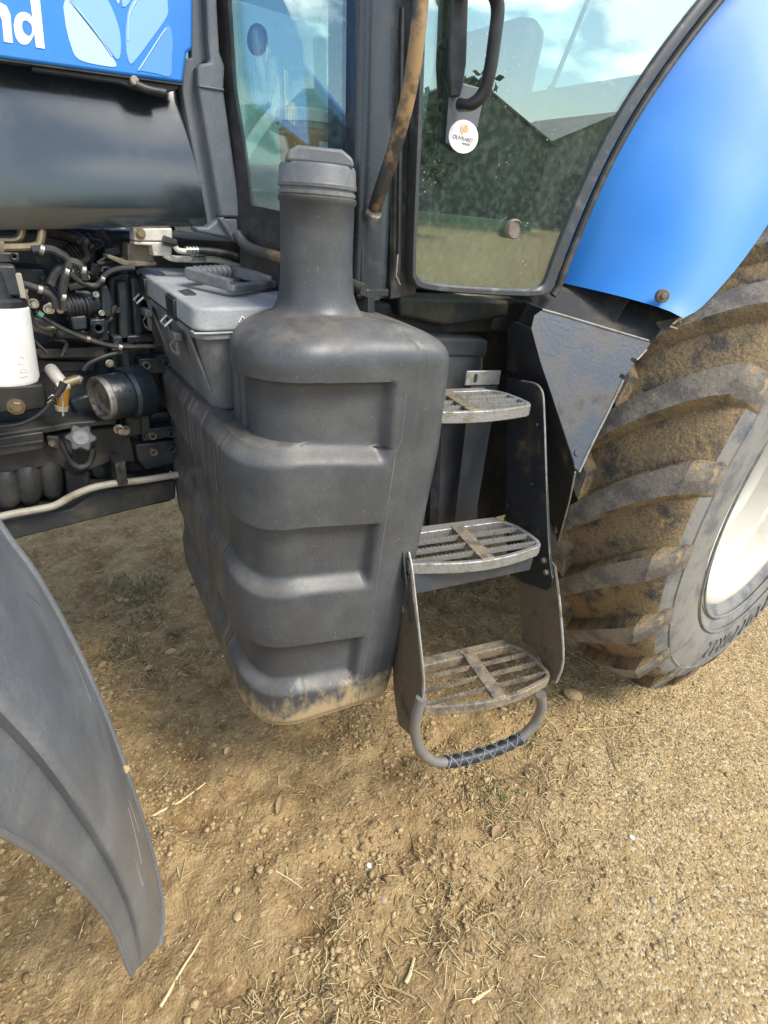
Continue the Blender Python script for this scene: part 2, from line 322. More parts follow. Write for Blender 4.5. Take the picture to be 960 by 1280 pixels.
def gh(x, y):
    x = np.asarray(x, float); y = np.asarray(y, float)
    soft = 1-0.78*gravel_mask(x, y)
    h = (vnoise(x, y, 1.3)-0.5)*0.05 + (vnoise(x, y, 4.7)-0.5)*0.04*soft + (vnoise(x, y, 11)-0.5)*0.03*soft + (vnoise(x, y, 27)-0.5)*0.022*soft + (vnoise(x, y, 57)-0.5)*0.013*(0.4+0.6*soft)
    for k, (ox, amp) in enumerate(((0.22, 0.035), (0.02, 0.03), (-.2, .025))):       # old lug prints pressed into the earth
        w = (y-0.9)*0.35+(x-0.35)-ox
        h -= amp*np.exp(-(w/0.05)**2)*(0.5+0.5*np.sin(y*26+k))*soft
    return h
def sheet(name, x0, x1, y0, y1, n, m, z, material):
    xs = np.linspace(x0, x1, n); ys = np.linspace(y0, y1, m); X, Y = np.meshgrid(xs, ys, indexing='ij')
    Zv = z(X, Y); V = np.stack([X, Y, Zv], -1).reshape(-1, 3)
    i, j = np.meshgrid(np.arange(n-1), np.arange(m-1), indexing='ij'); a = (i*m+j).ravel()
    Fq = np.stack([a, a+m, a+m+1, a+1], -1)
    return V, Fq
def mesh_np(name, V, Fq, material, smooth_=True):
    me = bpy.data.meshes.new(name); k = Fq.shape[1]
    me.vertices.add(len(V)); me.vertices.foreach_set('co', V.astype(np.float32).ravel())
    me.loops.add(Fq.size); me.loops.foreach_set('vertex_index', Fq.astype(np.int32).ravel())
    me.polygons.add(len(Fq)); me.polygons.foreach_set('loop_start', np.arange(0, Fq.size, k, dtype=np.int32))
    mats = material if isinstance(material, list) else [material]
    for q in mats: me.materials.append(q)
    me.update(calc_edges=True); me.validate()
    if smooth_: me.shade_smooth()
    o = bpy.data.objects.new(name, me); COL.objects.link(o); return o
def ground_material():
    m = bpy.data.materials.new('earth_and_gravel'); m.use_nodes = True; N = m.node_tree.nodes; L = m.node_tree.links
    p = N['Principled BSDF']; p.inputs['Roughness'].default_value = 0.95; p.inputs['Specular IOR Level'].default_value = 0.15
    tc = N.new('ShaderNodeTexCoord'); v = tc.outputs['Object']
    def noise(sc, det=8, ro=0.65):
        n = N.new('ShaderNodeTexNoise'); n.inputs['Scale'].default_value = sc; n.inputs['Detail'].default_value = det; n.inputs['Roughness'].default_value = ro; L.new(v, n.inputs['Vector']); return n.outputs['Fac']
    def rng(s, a, b, c=0., d=1.):
        r = N.new('ShaderNodeMapRange'); r.inputs['From Min'].default_value = a; r.inputs['From Max'].default_value = b; r.inputs['To Min'].default_value = c; r.inputs['To Max'].default_value = d; L.new(s, r.inputs['Value']); return r.outputs['Result']
    def mix(f, a, b):
        x = N.new('ShaderNodeMixRGB'); L.new(f, x.inputs['Fac'])
        for k, q in (('Color1', a), ('Color2', b)):
            if isinstance(q, tuple): x.inputs[k].default_value = (*q, 1)
            else: L.new(q, x.inputs[k])
        return x.outputs['Color']
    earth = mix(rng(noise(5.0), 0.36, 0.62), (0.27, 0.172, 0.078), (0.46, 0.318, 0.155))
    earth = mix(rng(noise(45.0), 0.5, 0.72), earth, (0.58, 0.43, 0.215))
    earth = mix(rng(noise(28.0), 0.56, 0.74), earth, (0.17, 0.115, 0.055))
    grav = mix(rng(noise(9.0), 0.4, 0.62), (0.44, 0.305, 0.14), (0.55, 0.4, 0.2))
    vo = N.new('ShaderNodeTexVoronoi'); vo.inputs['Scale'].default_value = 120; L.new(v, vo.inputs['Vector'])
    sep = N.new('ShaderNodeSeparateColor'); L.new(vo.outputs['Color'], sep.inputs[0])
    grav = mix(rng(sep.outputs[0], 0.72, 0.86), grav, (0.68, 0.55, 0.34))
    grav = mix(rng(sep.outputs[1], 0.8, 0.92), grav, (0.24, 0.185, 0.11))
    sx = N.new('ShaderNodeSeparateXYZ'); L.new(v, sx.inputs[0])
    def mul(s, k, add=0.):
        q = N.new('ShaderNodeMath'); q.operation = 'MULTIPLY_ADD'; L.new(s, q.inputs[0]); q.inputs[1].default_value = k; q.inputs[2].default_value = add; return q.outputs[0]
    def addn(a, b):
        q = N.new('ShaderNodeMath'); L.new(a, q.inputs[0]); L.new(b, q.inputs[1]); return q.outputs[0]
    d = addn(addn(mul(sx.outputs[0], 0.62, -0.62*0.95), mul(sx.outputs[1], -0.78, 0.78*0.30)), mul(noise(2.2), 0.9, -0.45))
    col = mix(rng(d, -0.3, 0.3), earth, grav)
    L.new(col, p.inputs['Base Color'])
    bp = N.new('ShaderNodeBump'); bp.inputs['Strength'].default_value = 0.85; bp.inputs['Distance'].default_value = 0.016
    v2 = N.new('ShaderNodeTexVoronoi'); v2.inputs['Scale'].default_value = 48; L.new(v, v2.inputs['Vector'])
    L.new(addn(addn(noise(70, 8, 0.75), mul(vo.outputs['Distance'], -0.45)), mul(v2.outputs['Distance'], -0.5)), bp.inputs['Height']); L.new(bp.outputs['Normal'], p.inputs['Normal'])
    return m
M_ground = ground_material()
GX0, GX1, GY0, GY1 = -1.2, 4.6, -1.4, 4.6
V, Fq = sheet('g', GX0, GX1, GY0, GY1, 330, 340, gh, M_ground)
# rim that carries the yard out to the horizon
ring = []
def rimpts(k):
    if k == 0: a = (GX0, GX1, GY0, GY1)
    else: q = (12, 60, 900)[k-1]; a = (-q, q, -q, q)
    x0, x1, y0, y1 = a
    return [(x0, y0), (x1, y0), (x1, y1), (x0, y1)]
b0 = len(V); RV = []; RF = []
for k in range(4):
    for x, y in rimpts(k): RV.append((x, y, -0.004 if k else float(gh(x, y))-0.003))
for k in range(3):
    for i in range(4):
        j = (i+1) % 4; RF.append((b0+k*4+i, b0+(k+1)*4+i, b0+(k+1)*4+j, b0+k*4+j))
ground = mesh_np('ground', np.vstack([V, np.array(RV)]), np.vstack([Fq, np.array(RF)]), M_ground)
tag(ground, 'trodden brown earth and pale gravel yard under the tractor', None, kind='structure')

# loose stuff: clods, pebbles, straw (nobody could count them)
_ico_v = []; t_ = (1+5**.5)/2
for a, b in ((-1, t_), (1, t_), (-1, -t_), (1, -t_)): _ico_v += [(a, b, 0), (0, a, b), (b, 0, a)]
bmi = bmesh.new(); bmesh.ops.create_icosphere(bmi, subdivisions=1, radius=1.0)
ICO_V = np.array([v.co[:] for v in bmi.verts]); ICO_F = np.array([[v.index for v in f.verts] for f in bmi.faces]); bmi.free()
def scatter_pebbles(name, pts, sizes, materials, seed, flat=0.6):
    rs = np.random.RandomState(seed); n = len(pts)
    base = ICO_V[None]*(1+rs.uniform(-0.42, 0.35, (n, len(ICO_V), 1)))
    ang = rs.uniform(0, 6.28, n); c, s = np.cos(ang), np.sin(ang)
    sc = np.stack([sizes*rs.uniform(0.7, 1.4, n), sizes*rs.uniform(0.7, 1.1, n), sizes*rs.uniform(0.45, 0.8, n)*flat/0.6], -1)
    q = base*sc[:, None, :]
    q = np.stack([q[..., 0]*c[:, None]-q[..., 1]*s[:, None], q[..., 0]*s[:, None]+q[..., 1]*c[:, None], q[..., 2]], -1)
    q += np.stack([pts[:, 0], pts[:, 1], gh(pts[:, 0], pts[:, 1])+sc[:, 2]*0.2], -1)[:, None, :]
    Fa = (ICO_F[None]+(np.arange(n)*len(ICO_V))[:, None, None]).reshape(-1, 3)
    o = mesh_np(name, q.reshape(-1, 3), Fa, materials, False)
    mi = np.repeat(rs.randint(0, len(materials), n), len(ICO_F)); o.data.polygons.foreach_set('material_index', mi.astype(np.int32))
    return o
M_peb = [mat('pebble_tan', (0.47, 0.35, 0.18), 0.9, fine=0.3), mat('pebble_pale', (0.54, 0.42, 0.24), 0.9, fine=0.25), mat('pebble_brown', (0.27, 0.19, 0.095), 0.95, fine=0.3), mat('pebble_grey', (0.34, 0.27, 0.18), 0.85, fine=0.25)]
M_clod = [mat('clod_brown', (0.26, 0.175, 0.08), 0.95, bump=0.4, bscale=120, fine=0.3), mat('clod_tan', (0.4, 0.285, 0.14), 0.95, bump=0.4, bscale=120, fine=0.3), mat('clod_pale', (0.43, 0.315, 0.155), 0.95, bump=0.4, bscale=120, fine=0.3)]
rs = np.random.RandomState(3)
def pick(n, x0, x1, y0, y1, keep):
    out = np.zeros((0, 2))
    while len(out) < n:
        q = np.stack([rs.uniform(x0, x1, n), rs.uniform(y0, y1, n)], -1); out = np.vstack([out, q[rs.rand(n) < keep(q[:, 0], q[:, 1])]])
    return out[:n]
pp = pick(12000, -0.4, 3.2, -0.5, 2.4, lambda x, y: 0.25+0.75*gravel_mask(x, y))
tag(scatter_pebbles('gravel', pp, np.minimum(np.exp(rs.normal(-5.95, 0.4, len(pp))), .009), M_peb, 5), 'fine tan gravel strewn over the yard', 'gravel', kind='stuff')
pp = pick(20000, -0.5, 2.3, 0.1, 2.6, lambda x, y: np.clip(1.05-1.1*gravel_mask(x, y), 0.03, 1)*np.clip(vnoise(x, y, 4.2)*2.6-0.85, 0.04, 1))
tag(scatter_pebbles('dirt_clods', pp, np.minimum(np.exp(rs.normal(-5.35, 0.48, len(pp))), .013), M_clod, 6, 0.55), 'loose crumbs and clods of dry brown earth', 'clods', kind='stuff')
M_straw = [mat('straw_pale', (0.62, 0.5, 0.27), 0.8, fine=0.2), mat('straw_tan', (0.45, 0.33, 0.15), 0.85, fine=0.2), mat('straw_brown', (0.2, 0.14, 0.07), 0.9, fine=0.2)]
def scatter_straw(name, pts, lens, wid, seed):
    rs = np.random.RandomState(seed); n = len(pts); ang = rs.uniform(0, 6.28, n); til = rs.normal(0, 0.13, n)
    d = np.stack([np.cos(ang), np.sin(ang), til], -1); s = np.stack([-np.sin(ang), np.cos(ang), np.zeros(n)], -1)
    base = np.stack([pts[:, 0], pts[:, 1], gh(pts[:, 0], pts[:, 1])+0.003+np.abs(til)*lens*0.5], -1)
    bend = s*(rs.normal(0, 0.03, n)*lens)[:, None]
    P = [base-d*(lens/2)[:, None], base+bend+np.array([0, 0, 0.002]), base+d*(lens/2)[:, None]]
    vs = []
    for q in P:
        for k in range(3):
            a = 2*math.pi*k/3; vs.append(q+s*(wid*math.cos(a))[:, None]+np.array([0, 0, 1])*(wid*0.6*math.sin(a))[:, None])
    Vv = np.stack(vs, 1).reshape(-1, 3)
    f = [(i*3+k, i*3+(k+1) % 3, (i+1)*3+(k+1) % 3, (i+1)*3+k) for i in range(2) for k in range(3)]
    Fa = (np.array(f)[None]+(np.arange(n)*9)[:, None, None]).reshape(-1, 4)
    o = mesh_np(name, Vv, Fa, M_straw, False)
    o.data.polygons.foreach_set('material_index', np.repeat(rs.choice(3, n, p=[0.42, 0.4, 0.18]), 6).astype(np.int32)); return o
def straw_keep(x, y):
    k = np.full_like(x, 0.05)
    for px_, py_, r in ((640, 1030, 0.2), (560, 1170, 0.22), (430, 1240, 0.2), (700, 960, 0.2), (600, 960, 0.2), (200, 830, 0.22), (330, 1240, 0.12), (760, 900, 0.2)):
        c = PZ(px_, py_, 0); k = np.maximum(k, np.exp(-((x-c.x)**2+(y-c.y)**2)/(r*r)*1.4))
    return np.clip(k*(0.35+1.1*vnoise(x, y, 9)), 0, 1)
pp = pick(4600, -0.4, 2.6, 0.0, 2.6, straw_keep)
tag(scatter_straw('straw', pp, np.exp(rs.normal(-3.75, 0.5, len(pp))), np.exp(rs.normal(-6.55, 0.28, len(pp))), 8), 'chopped straw and dry stalks littering the earth', 'straw', kind='stuff')
# grass tufts
M_grass = mat('grass_blade', (0.1, 0.13, 0.035), 0.7, col2=(0.17, 0.17, 0.06), scale=60)
def grass_tuft(px_, py_, n, rad, h, label, seed):
    r = random.Random(seed); c = PZ(px_, py_, 0); mb = MB()
    for _ in range(n):
        a = r.uniform(0, 6.28); d = rad*r.random()**0.7; x = c.x+d*math.cos(a); y = c.y+d*math.sin(a); z = float(gh(x, y))-0.003
        l = h*r.uniform(0.4, 1); b = r.uniform(0, 6.28); e = Vector((math.cos(b), math.sin(b), 0)); s_ = Vector((-e.y, e.x, 0))*r.uniform(0.0012, 0.0028)
        p0 = Vector((x, y, z)); p1 = p0+e*l*0.25+Vector((0, 0, l*0.6)); p2 = p0+e*l*0.75+Vector((0, 0, l*0.75))
        mb.add([p0-s_, p0+s_, p1+s_*0.8, p1-s_*0.8, p2], [(0, 1, 2, 3), (3, 2, 4)])
    return tag(mb.build('grass_tuft', M_grass, flat=True, fix=False), label, 'grass tuft', 'green grass tufts on the bare earth')
grass_tuft(172, 735, 260, 0.17, 0.05, 'largest sparse green grass tuft on the earth left of the fuel tank', 1)
grass_tuft(185, 772, 110, 0.1, 0.035, 'small low grass tuft just below the largest one left of the tank', 2)
grass_tuft(148, 812, 120, 0.09, 0.035, 'thin grass tuft among dead leaves beside the front fender', 3)
grass_tuft(216, 792, 40, 0.03, 0.05, 'tiny upright green sprout by the fuel tank foot', 4)
grass_tuft(628, 1000, 120, 0.08, 0.025, 'faint green tuft in straw to the right below the loop step', 5)
grass_tuft(655, 922, 50, 0.05, 0.025, 'faint green tuft beside the right end of the loop step', 6)
# dead leaves, sticks and stones one can pick out
M_dleaf = [mat('dead_leaf_tan', (0.5, 0.36, 0.17), 0.8, fine=0.15), mat('dead_leaf_brown', (0.3, 0.2, 0.1), 0.8, fine=0.2), mat('green_leaf', (0.2, 0.22, 0.08), 0.7)]
def leaf(px_, py_, L, W, a, mi, label, group='fallen leaves on the earth'):
    c = PZ(px_, py_, 0); z = float(gh(c.x, c.y))+0.006; mb = MB(); rows = []
    ca, sa = math.cos(a), math.sin(a)
    for i in range(9):
        t = i/8; w = W*math.sin(math.pi*(0.04+0.92*t))**0.75; row = []
        for j in range(5):
            s_ = (j-2)/2; u = (t-0.5)*L; v_ = s_*w
            row.append((c.x+u*ca-v_*sa, c.y+u*sa+v_*ca, z+0.006*s_*s_+0.008*math.sin(t*3)*0.6+0.004*t))
        rows.append(row)
    mb.shell(rows, (0, 0, -0.0012)); return tag(mb.build('fallen_leaf', M_dleaf[mi], fix=True), label, 'leaf', group)
leaf(214, 819, 0.05, 0.017, -0.3, 0, 'round tan dead leaf closest to the fuel tank foot')
leaf(183, 795, 0.045, 0.011, 0.2, 0, 'curled tan leaf just below the thin grass')
leaf(128, 830, 0.045, 0.012, 0.4, 0, 'curled orange leaf near the front fender edge')
leaf(186, 838, 0.035, 0.014, 0.1, 0, 'small pale leaf left of the round tan one')
leaf(146, 836, 0.035, 0.011, 0.0, 2, 'single green fallen leaf by the front fender')
leaf(228, 836, 0.06, 0.011, 0.9, 1, 'long brown leaf lying below the round tan one')
leaf(620, 1045, 0.05, 0.017, 0.2, 1, 'crumpled brown leaf in straw below the loop step')
leaf(285, 945, 0.03, 0.012, 0.5, 0, 'small tan leaf on bare earth below the tank')
leaf(350, 1012, 0.07, 0.013, 0.9, 1, 'long brown folded leaf below the tank on bare earth')
def stick(p, r, mi, label):
    pts = []
    for px_, py_ in p:
        c = PZ(px_, py_, 0); pts.append(Vector((c.x, c.y, float(gh(c.x, c.y))+r*0.8)))
    pts = catmull(pts, 3); pts = [q+Vector((rnd.uniform(-1, 1), rnd.uniform(-1, 1), 0))*r*0.4 for q in pts]
    mb = MB(); mb.tube(pts, [r, r*0.5], 6); return tag(mb.build('dry_stalk', M_straw[mi]), label, 'stalk', 'dry stalks lying on the earth')
stick([(200, 1255), (225, 1215), (250, 1172)], 0.005, 0, 'long pale stalk slanting beside the front fender tip')
stick([(190, 1022), (225, 1005), (258, 985)], 0.005, 0, 'pale split stalk left of the tank on bare earth')
stick([(392, 1203), (412, 1180), (438, 1155)], 0.002, 0, 'thin straight straw in the lower middle of the ground')
stick([(478, 1226), (500, 1238), (520, 1250)], 0.005, 1, 'short brown stalk at the bottom middle')
stick([(508, 1230), (513, 1215), (518, 1200)], 0.006, 0, 'thick short tan stalk standing out at the bottom middle')
stick([(590, 1256), (602, 1246), (618, 1230)], 0.005, 0, 'pale leaf-like stalk at the bottom right of the straw')
stick([(505, 1025), (513, 1045), (520, 1075)], 0.003, 2, 'dark bent twig below the left end of the loop step')
stick([(715, 913), (760, 910), (792, 907)], 0.004, 1, 'tan twig lying in front of the rear tyre')
stick([(758, 935), (766, 955), (775, 975)], 0.002, 2, 'thin dark twig in front of the rear tyre')
stick([(345, 1093), (365, 1103), (378, 1112)], 0.0025, 0, 'short straw on bare earth left of centre')
def stone(px_, py_, r, m, label):
    c = PZ(px_, py_, 0); rs_ = random.Random(px_*7+py_); bm = bmesh.new(); bmesh.ops.create_icosphere(bm, subdivisions=2, radius=1)
    for v in bm.verts:
        k = 1+rs_.uniform(-0.12, 0.12); v.co = Vector((v.co.x*k*r*1.2, v.co.y*k*r, v.co.z*k*r*0.65))
    me = bpy.data.meshes.new('stone'); bm.to_mesh(me); bm.free(); me.materials.append(m); me.shade_smooth()
    o = bpy.data.objects.new('stone', me); COL.objects.link(o); o.location = (c.x, c.y, float(gh(c.x, c.y))+r*0.3); o.rotation_euler.z = rs_.uniform(0, 6)
    return tag(o, label, 'stone', 'single stones lying on the earth')
stone(716, 868, 0.035, M_clod[1], 'rounded brown earth lump in front of the rear tyre')
stone(461, 1084, 0.008, M_filter, 'tiny white stone below the middle of the loop step')
stone(787, 1052, 0.008, M_filter, 'white pebble on pale gravel at the right')
stone(325, 1088, 0.012, M_clod[2], 'round tan stone on bare earth left of centre')
stone(813, 1132, 0.01, M_peb[3], 'grey pebble on the pale gravel at the right')
stone(478, 1132, 0.011, M_peb[3], 'dark grey stone at the lower middle')
stone(297, 1147, 0.012, M_clod[2], 'blocky tan clod in the lower left of the ground')

# ------------------------------------------------------------------ the tractor
T = empty('tractor', (1.0, 1.85, 0.0))
tag(T, 'large blue and black farm tractor with muddy rear tyre and access steps', 'tractor')
UP = Vector((0, 0, 1))

# ---------------- wheels
def tyre_profile(w, R, rr):
    k = R/0.985; s = w/0.36
    half = [(-.265*s, rr), (-.295*s, rr+.015), (-.325*s, rr+.05), (-.352*s, rr+.13*k), (-.36*s, .72*k+.02), (-.355*s, .80*k), (-.345*s, .86*k), (-.33*s, .905*k), (-.30*s, .94*k), (-.25*s, .96*k), (-.16*s, .975*k), (-.08*s, .983*k), (0, .985*k)]
    return half + [(-y, r) for y, r in reversed(half[:-1])]
def make_wheel(name, loc, w, R, rr, nlug, letters, lughi=0.055, steer=0):
    W = empty(name, loc, T)
    W.rotation_euler.z = steer
    prof = tyre_profile(w, R, rr); n = 120; k = R/0.985; s = w/0.36
    mb = MB(); rows = []
    for y, r in prof: rows.append([(r*math.cos(2*math.pi*i/n), y, r*math.sin(2*math.pi*i/n)) for i in range(n)])
    nrow = len(rows); vs = [p for r in rows for p in r]
    for i in range(nrow-1):
        side = i < 6 or i >= nrow-7
        mb.add([], []); 
        b = 0
    fs = []; ms = []
    for i in range(nrow-1):
        for j in range(n):
            fs.append((i*n+j, i*n+(j+1) % n, (i+1)*n+(j+1) % n, (i+1)*n+j)); ms.append(1 if (i < 7 or i >= nrow-8) else 0)
    mb.v = vs; mb.f = fs; mb.m = ms
    t = mb.build('tyre', [M_tyre, M_side], None, ang=50); t.parent = W
    # ring bead lines on the sidewall
    b = MB()
    for r, y in ((.60*k, -.338*s), (.66*k, -.3555*s), (.845*k, -.349*s)):
        b.lathe([(r-.006, .004), (r-.003, -.003), (r+.003, -.003), (r+.006, .004)], (0, y, 0), (0, 1, 0), 120, cap=False)
    o = b.build('sidewall_rib', M_side, None, fix=False); o.parent = W
    # lugs: one mesh for each side, shared by all copies
    def Rc(y):
        y = abs(y); pr = [(-a, r) for a, r in prof[:13]]
        for (a, r), (a2, r2) in zip(pr, pr[1:]):
            if a2 <= y <= a: return lerp(r2, r, (y-a2)/(a-a2+1e-9))
        return pr[0][1]
    def lug_mesh(side):
        m = MB(); rows = []; K = 11
        for i in range(K):
            t_ = i/(K-1); y = lerp(.03, -.338, t_)*s
            a = 0.31*(1-t_)**1.25
            r0 = Rc(y)-.012; top = Rc(y)+lughi*k
            if t_ > .9: top = Rc(y)+.028*k
            wt = lerp(.044, .050, t_)*k; wb = wt+.02*k
            def P(off, r):
                an = a+off/R; return (r*math.cos(an), side*y, r*math.sin(an))
            rows.append([P(-wb, r0), P(-wt-.010, top-.014), P(-wt, top), P(wt, top), P(wt+.010, top-.014), P(wb, r0)])
        # the lug end runs down the shoulder
        y = -.349*s; r0 = .84*k
        rows.append([(r*math.cos(o_/R), side*y_, r*math.sin(o_/R)) for o_, r, y_ in ((-.07*k, r0, -.343*s), (-.06*k, r0, y), (-.05*k, r0, y-.004), (.05*k, r0, y-.004), (.06*k, r0, y), (.07*k, r0, -.343*s))])
        m.grid(rows)
        nn = 6; m.f.append(tuple(range(5, -1, -1))); m.m.append(0)
        me_o = m.build('lug', [M_tyre, M_lug], None, bevel=0, ang=28)
        me = me_o.data
        mi = [1 if (p.index % 5 == 2 and p.index < 5*11) else 0 for p in me.polygons]; me.polygons.foreach_set('material_index', mi)
        return me_o
    for side in (1, -1):
        first = lug_mesh(side)
        for i in range(nlug):
            o = first if i == 0 else first.copy()
            if i: COL.objects.link(o)
            o.parent = W; o.rotation_euler.y = -(2*math.pi*(i+(0 if side > 0 else .5))/nlug+LUG0)
    # rim
    b = MB(); rr_ = rr
    b.lathe([(rr_-.012, .0), (rr_+.012, -.004), (rr_+.022, -.014), (rr_+.02, -.026), (rr_+.004, -.034), (rr_-.02, -.03), (rr_-.035, -.012), (rr_-.045, .03), (rr_-.05, .075), (rr_-.075, .085), (rr_-.085, .12), (rr_-.09, .17), (rr_-.11, .18), (rr_-.12, .2), (rr_-.125, .3), (rr_-.10, .34), (rr_-.10, .53*s), (rr_, .56*s)], (0, -.265*s, 0), (0, 1, 0), 96, cap=False)
    o = b.build('rim', M_rim, None, ang=40, fix=False); o.parent = W
    b = MB(); b.lathe([(.0, -.02), (.12, -.02), (.13, .0), (.2, .02), (.24, .06), (rr_*.6, .09), (rr_-.13, .05), (rr_-.126, .08), (rr_*.6, .12), (0, .12)], (0, -.07*s, 0), (0, 1, 0), 64)
    o = b.build('wheel_disc', M_rim, None, fix=False); o.parent = W
    b = MB()
    for i in range(8):
        a = 2*math.pi*i/8; b.lathe([(.02, 0), (.02, -.03), (.012, -.035), (0, -.035)], (.17*math.cos(a), -.065*s, .17*math.sin(a)), (0, 1, 0), 6)
    o = b.build('wheel_nut', M_steel, None); o.parent = W
    if letters:
        rad = .745*k
        def letter(ch, a, size, rad, yoff=0.0):
            e_out = Vector((math.cos(a), 0, math.sin(a)))
            e_r = Vector((0, -1, 0)).cross(e_out) * -1        # reading direction, clockwise seen from outside
            nrm = Vector((0, -1, 0))
            c = e_out*rad + Vector((0, -.3595*s+yoff, 0))
            Mx = Matrix.Identity(4)
            for i in range(3): Mx[i][0] = e_r[i]; Mx[i][1] = e_out[i]; Mx[i][2] = nrm[i]; Mx[i][3] = c[i]
            q = MB(); q.text(ch, size, Mx, .0045, off=.003); o = q.build('raised_letter', M_letter, None, ang=60, fix=False); o.parent = W
        for i, ch in enumerate('710/70R42'): letter(ch, LET0 - i*.098, .115, rad)
    return W
LUG0 = 0.05; LET0 = math.radians(296)
WR = make_wheel('rear_wheel', (2.574, 0.931, 0.985), 0.36, 0.985, 0.545, 20, True)
# muddy patch that dried on the inside of the rim
b = MB(); rows = []
for i in range(14):
    a = math.radians(168+i*1.6); row = []
    for j in range(6):
        y = lerp(.0, .14, j/5); r = .51-.014*(j/5)-.04*(j/5)**2; row.append((r*math.cos(a), -.25+y, r*math.sin(a)))
    rows.append(row)
b.shell(rows, (.004, 0, 0)); o = b.build('dried_mud_patch', M_rimmud, None); o.parent = WR
_far = make_wheel('far_rear_wheel', (2.574, 2.80, 0.985), 0.36, 0.985, 0.545, 20, False); _far.name = 'rear_wheel'
FW = make_wheel('front_wheel', (-1.13, 0.80, 0.66), 0.27, 0.66, 0.36, 18, False, lughi=.06)
FW2 = make_wheel('front_wheel', (-1.13, 3.0, 0.66), 0.27, 0.66, 0.36, 18, False, lughi=.06)

# ---------------- chassis, engine block and underside
HY = 1.60                                        # outer skin of the hood
b = MB()
b.box((1.55, 2.0, 1.1), (1.7, 0.75, 0.8)); b.build('transmission', M_under, T, bevel=.02)
MB().box((2.60, 1.86, 0.985), (.36, 1.3, .34)).build('rear_axle', M_under, T, bevel=.02); MB().box((-1.12, 1.9, .66), (.24, 1.9, .16)).build('front_axle', M_under, T, bevel=.02); MB().box((-1.0, 1.95, .95), (.8, .3, .4)).build('front_support', M_under, T, bevel=.02)
MB().box((1.47, 1.95, 1.57), (1.34, 1.18, .1)).build('cab_base', M_under, T, bevel=.01); MB().box((1.47, 1.95, 1.627), (1.28, 1.06, .012)).build('cab_floor', M_floorc, T)
MB().box((.68, 2.05, 1.3), (.22, .72, .9)).build('bulkhead', M_under, T, bevel=.01)

ENG = empty('engine', (0.1, 2.0, 0.9), T)
def ep(name, px, Y, depth, m, bevel=.004, rec=None):
    """a flat-faced casting: outline on the upright plane Y, running inwards by depth"""
    return MB().prism([PY(x, y, Y) for x, y in px], (0, depth, 0)).build(name, m, ENG, bevel=bevel)
def etube(name, px, Y, r, m, sm=4, n=10):
    pts = [PY(p[0], p[1], p[2] if len(p) > 2 else Y) for p in px]
    return MB().tube(pts, r, n, smooth=sm).build(name, m, ENG)
def ebolt(px, Y, r, m, d=.014, name='bolt', sides=6):
    c = PY(px[0], px[1], Y); mb = MB(); mb.lathe([(r*1.35, 0), (r*1.35, -.003)], c, (0, 1, 0), 20); mb.lathe([(r, 0), (r, -d+.002), (r*.85, -d), (0, -d)], c, (0, 1, 0), sides)
    return mb.build(name, m, ENG, ang=30)
def ering(px, Y, r, m, d=.012, inner=.6, name='bolt_boss'):
    c = PY(px[0], px[1], Y)
    return MB().lathe([(r, .004), (r, -d), (r*.92, -d-.001), (r*inner, -d), (r*inner, .0), (0, .0)], c, (0, 1, 0), 20).build(name, m, ENG, ang=30)
# block behind everything
b = MB(); b.box((-.05, 2.08, 1.33), (1.05, .56, .86)); b.build('block', M_eng, ENG, bevel=.02)
ep('block_side', [(-60, 418), (60, 432), (150, 428), (150, 560), (-60, 590)], 1.76, .2, M_eng)
ep('side_ledge', [(40, 437), (128, 433), (134, 447), (50, 449)], 1.70, .12, M_engb)
ep('side_ledge', [(-60, 452), (48, 450), (120, 452), (120, 464), (-60, 470)], 1.74, .1, M_eng)
ep('cylinder_flank', [(-60, 486), (55, 480), (60, 500), (58, 512), (-60, 524)], 1.71, .12, M_engb, .008)
ep('side_pocket', [(86, 500), (118, 490), (128, 515), (96, 522)], 1.74, .06, M_eng, .01)
ep('gasket_rail', [(-60, 549), (30, 538), (90, 528), (146, 524), (146, 531), (90, 536), (30, 547), (-60, 562)], 1.66, .16, M_engb, .004)
ep('lower_crankcase', [(-60, 562), (30, 547), (146, 532), (165, 545), (172, 580), (140, 578), (110, 590), (92, 594), (70, 582), (40, 588), (10, 592), (-60, 606)], 1.70, .18, M_engb, .008)
ep('wiring_channel', [(-60, 556), (55, 539), (56, 562), (-60, 582)], 1.645, .05, M_black, .005)
ep('wiring_channel_rib', [(-60, 566), (54, 550), (54, 553), (-60, 569)], 1.638, .01, M_engb, .001)
ep('channel_clip', [(58, 545), (74, 546), (76, 563), (60, 560)], 1.66, .05, M_engb, .004)
ebolt((65, 554), 1.66, .007, M_rustm)
# rounded sump lobes
for cx, cy, ww in ((8, 612, 15), (35, 606, 15), (64, 600, 13)):
    a = PY(cx-2, cy-26, 1.72); c_ = PY(cx+2, cy+22, 1.72); r = ww*.0023
    MB().tube([a, lerp(a, c_, .12), lerp(a, c_, .3), lerp(a, c_, .6), lerp(a, c_, .85), c_], [r*.75, r*.95, r*1.05, r*1.05, r*.9, r*.5], 18, smooth=0).build('sump_lobe', M_engb, ENG, ang=60)
ep('sump_wall', [(-60, 588), (80, 575), (170, 575), (205, 590), (205, 612), (-60, 668)], 1.77, .12, M_under, .01)
ep('dipstick_bracket', [(80, 585), (113, 582), (114, 612), (105, 634), (90, 634), (83, 615)], 1.71, .05, M_black, .008)
c_ = PY(100, 624, 1.71); MB().lathe([(.03, .01), (.03, -.006), (.022, -.008), (.018, -.003), (0, -.003)], c_, (0, 1, 0), 24).build('drain_plug', M_black, ENG)
c_ = PY(126, 587, 1.735); MB().lathe([(.026, .01), (.026, -.006), (.02, -.008), (.008, -.01), (0, -.01)], c_, (0, 1, 0), 24).build('core_plug', M_eng, ENG)
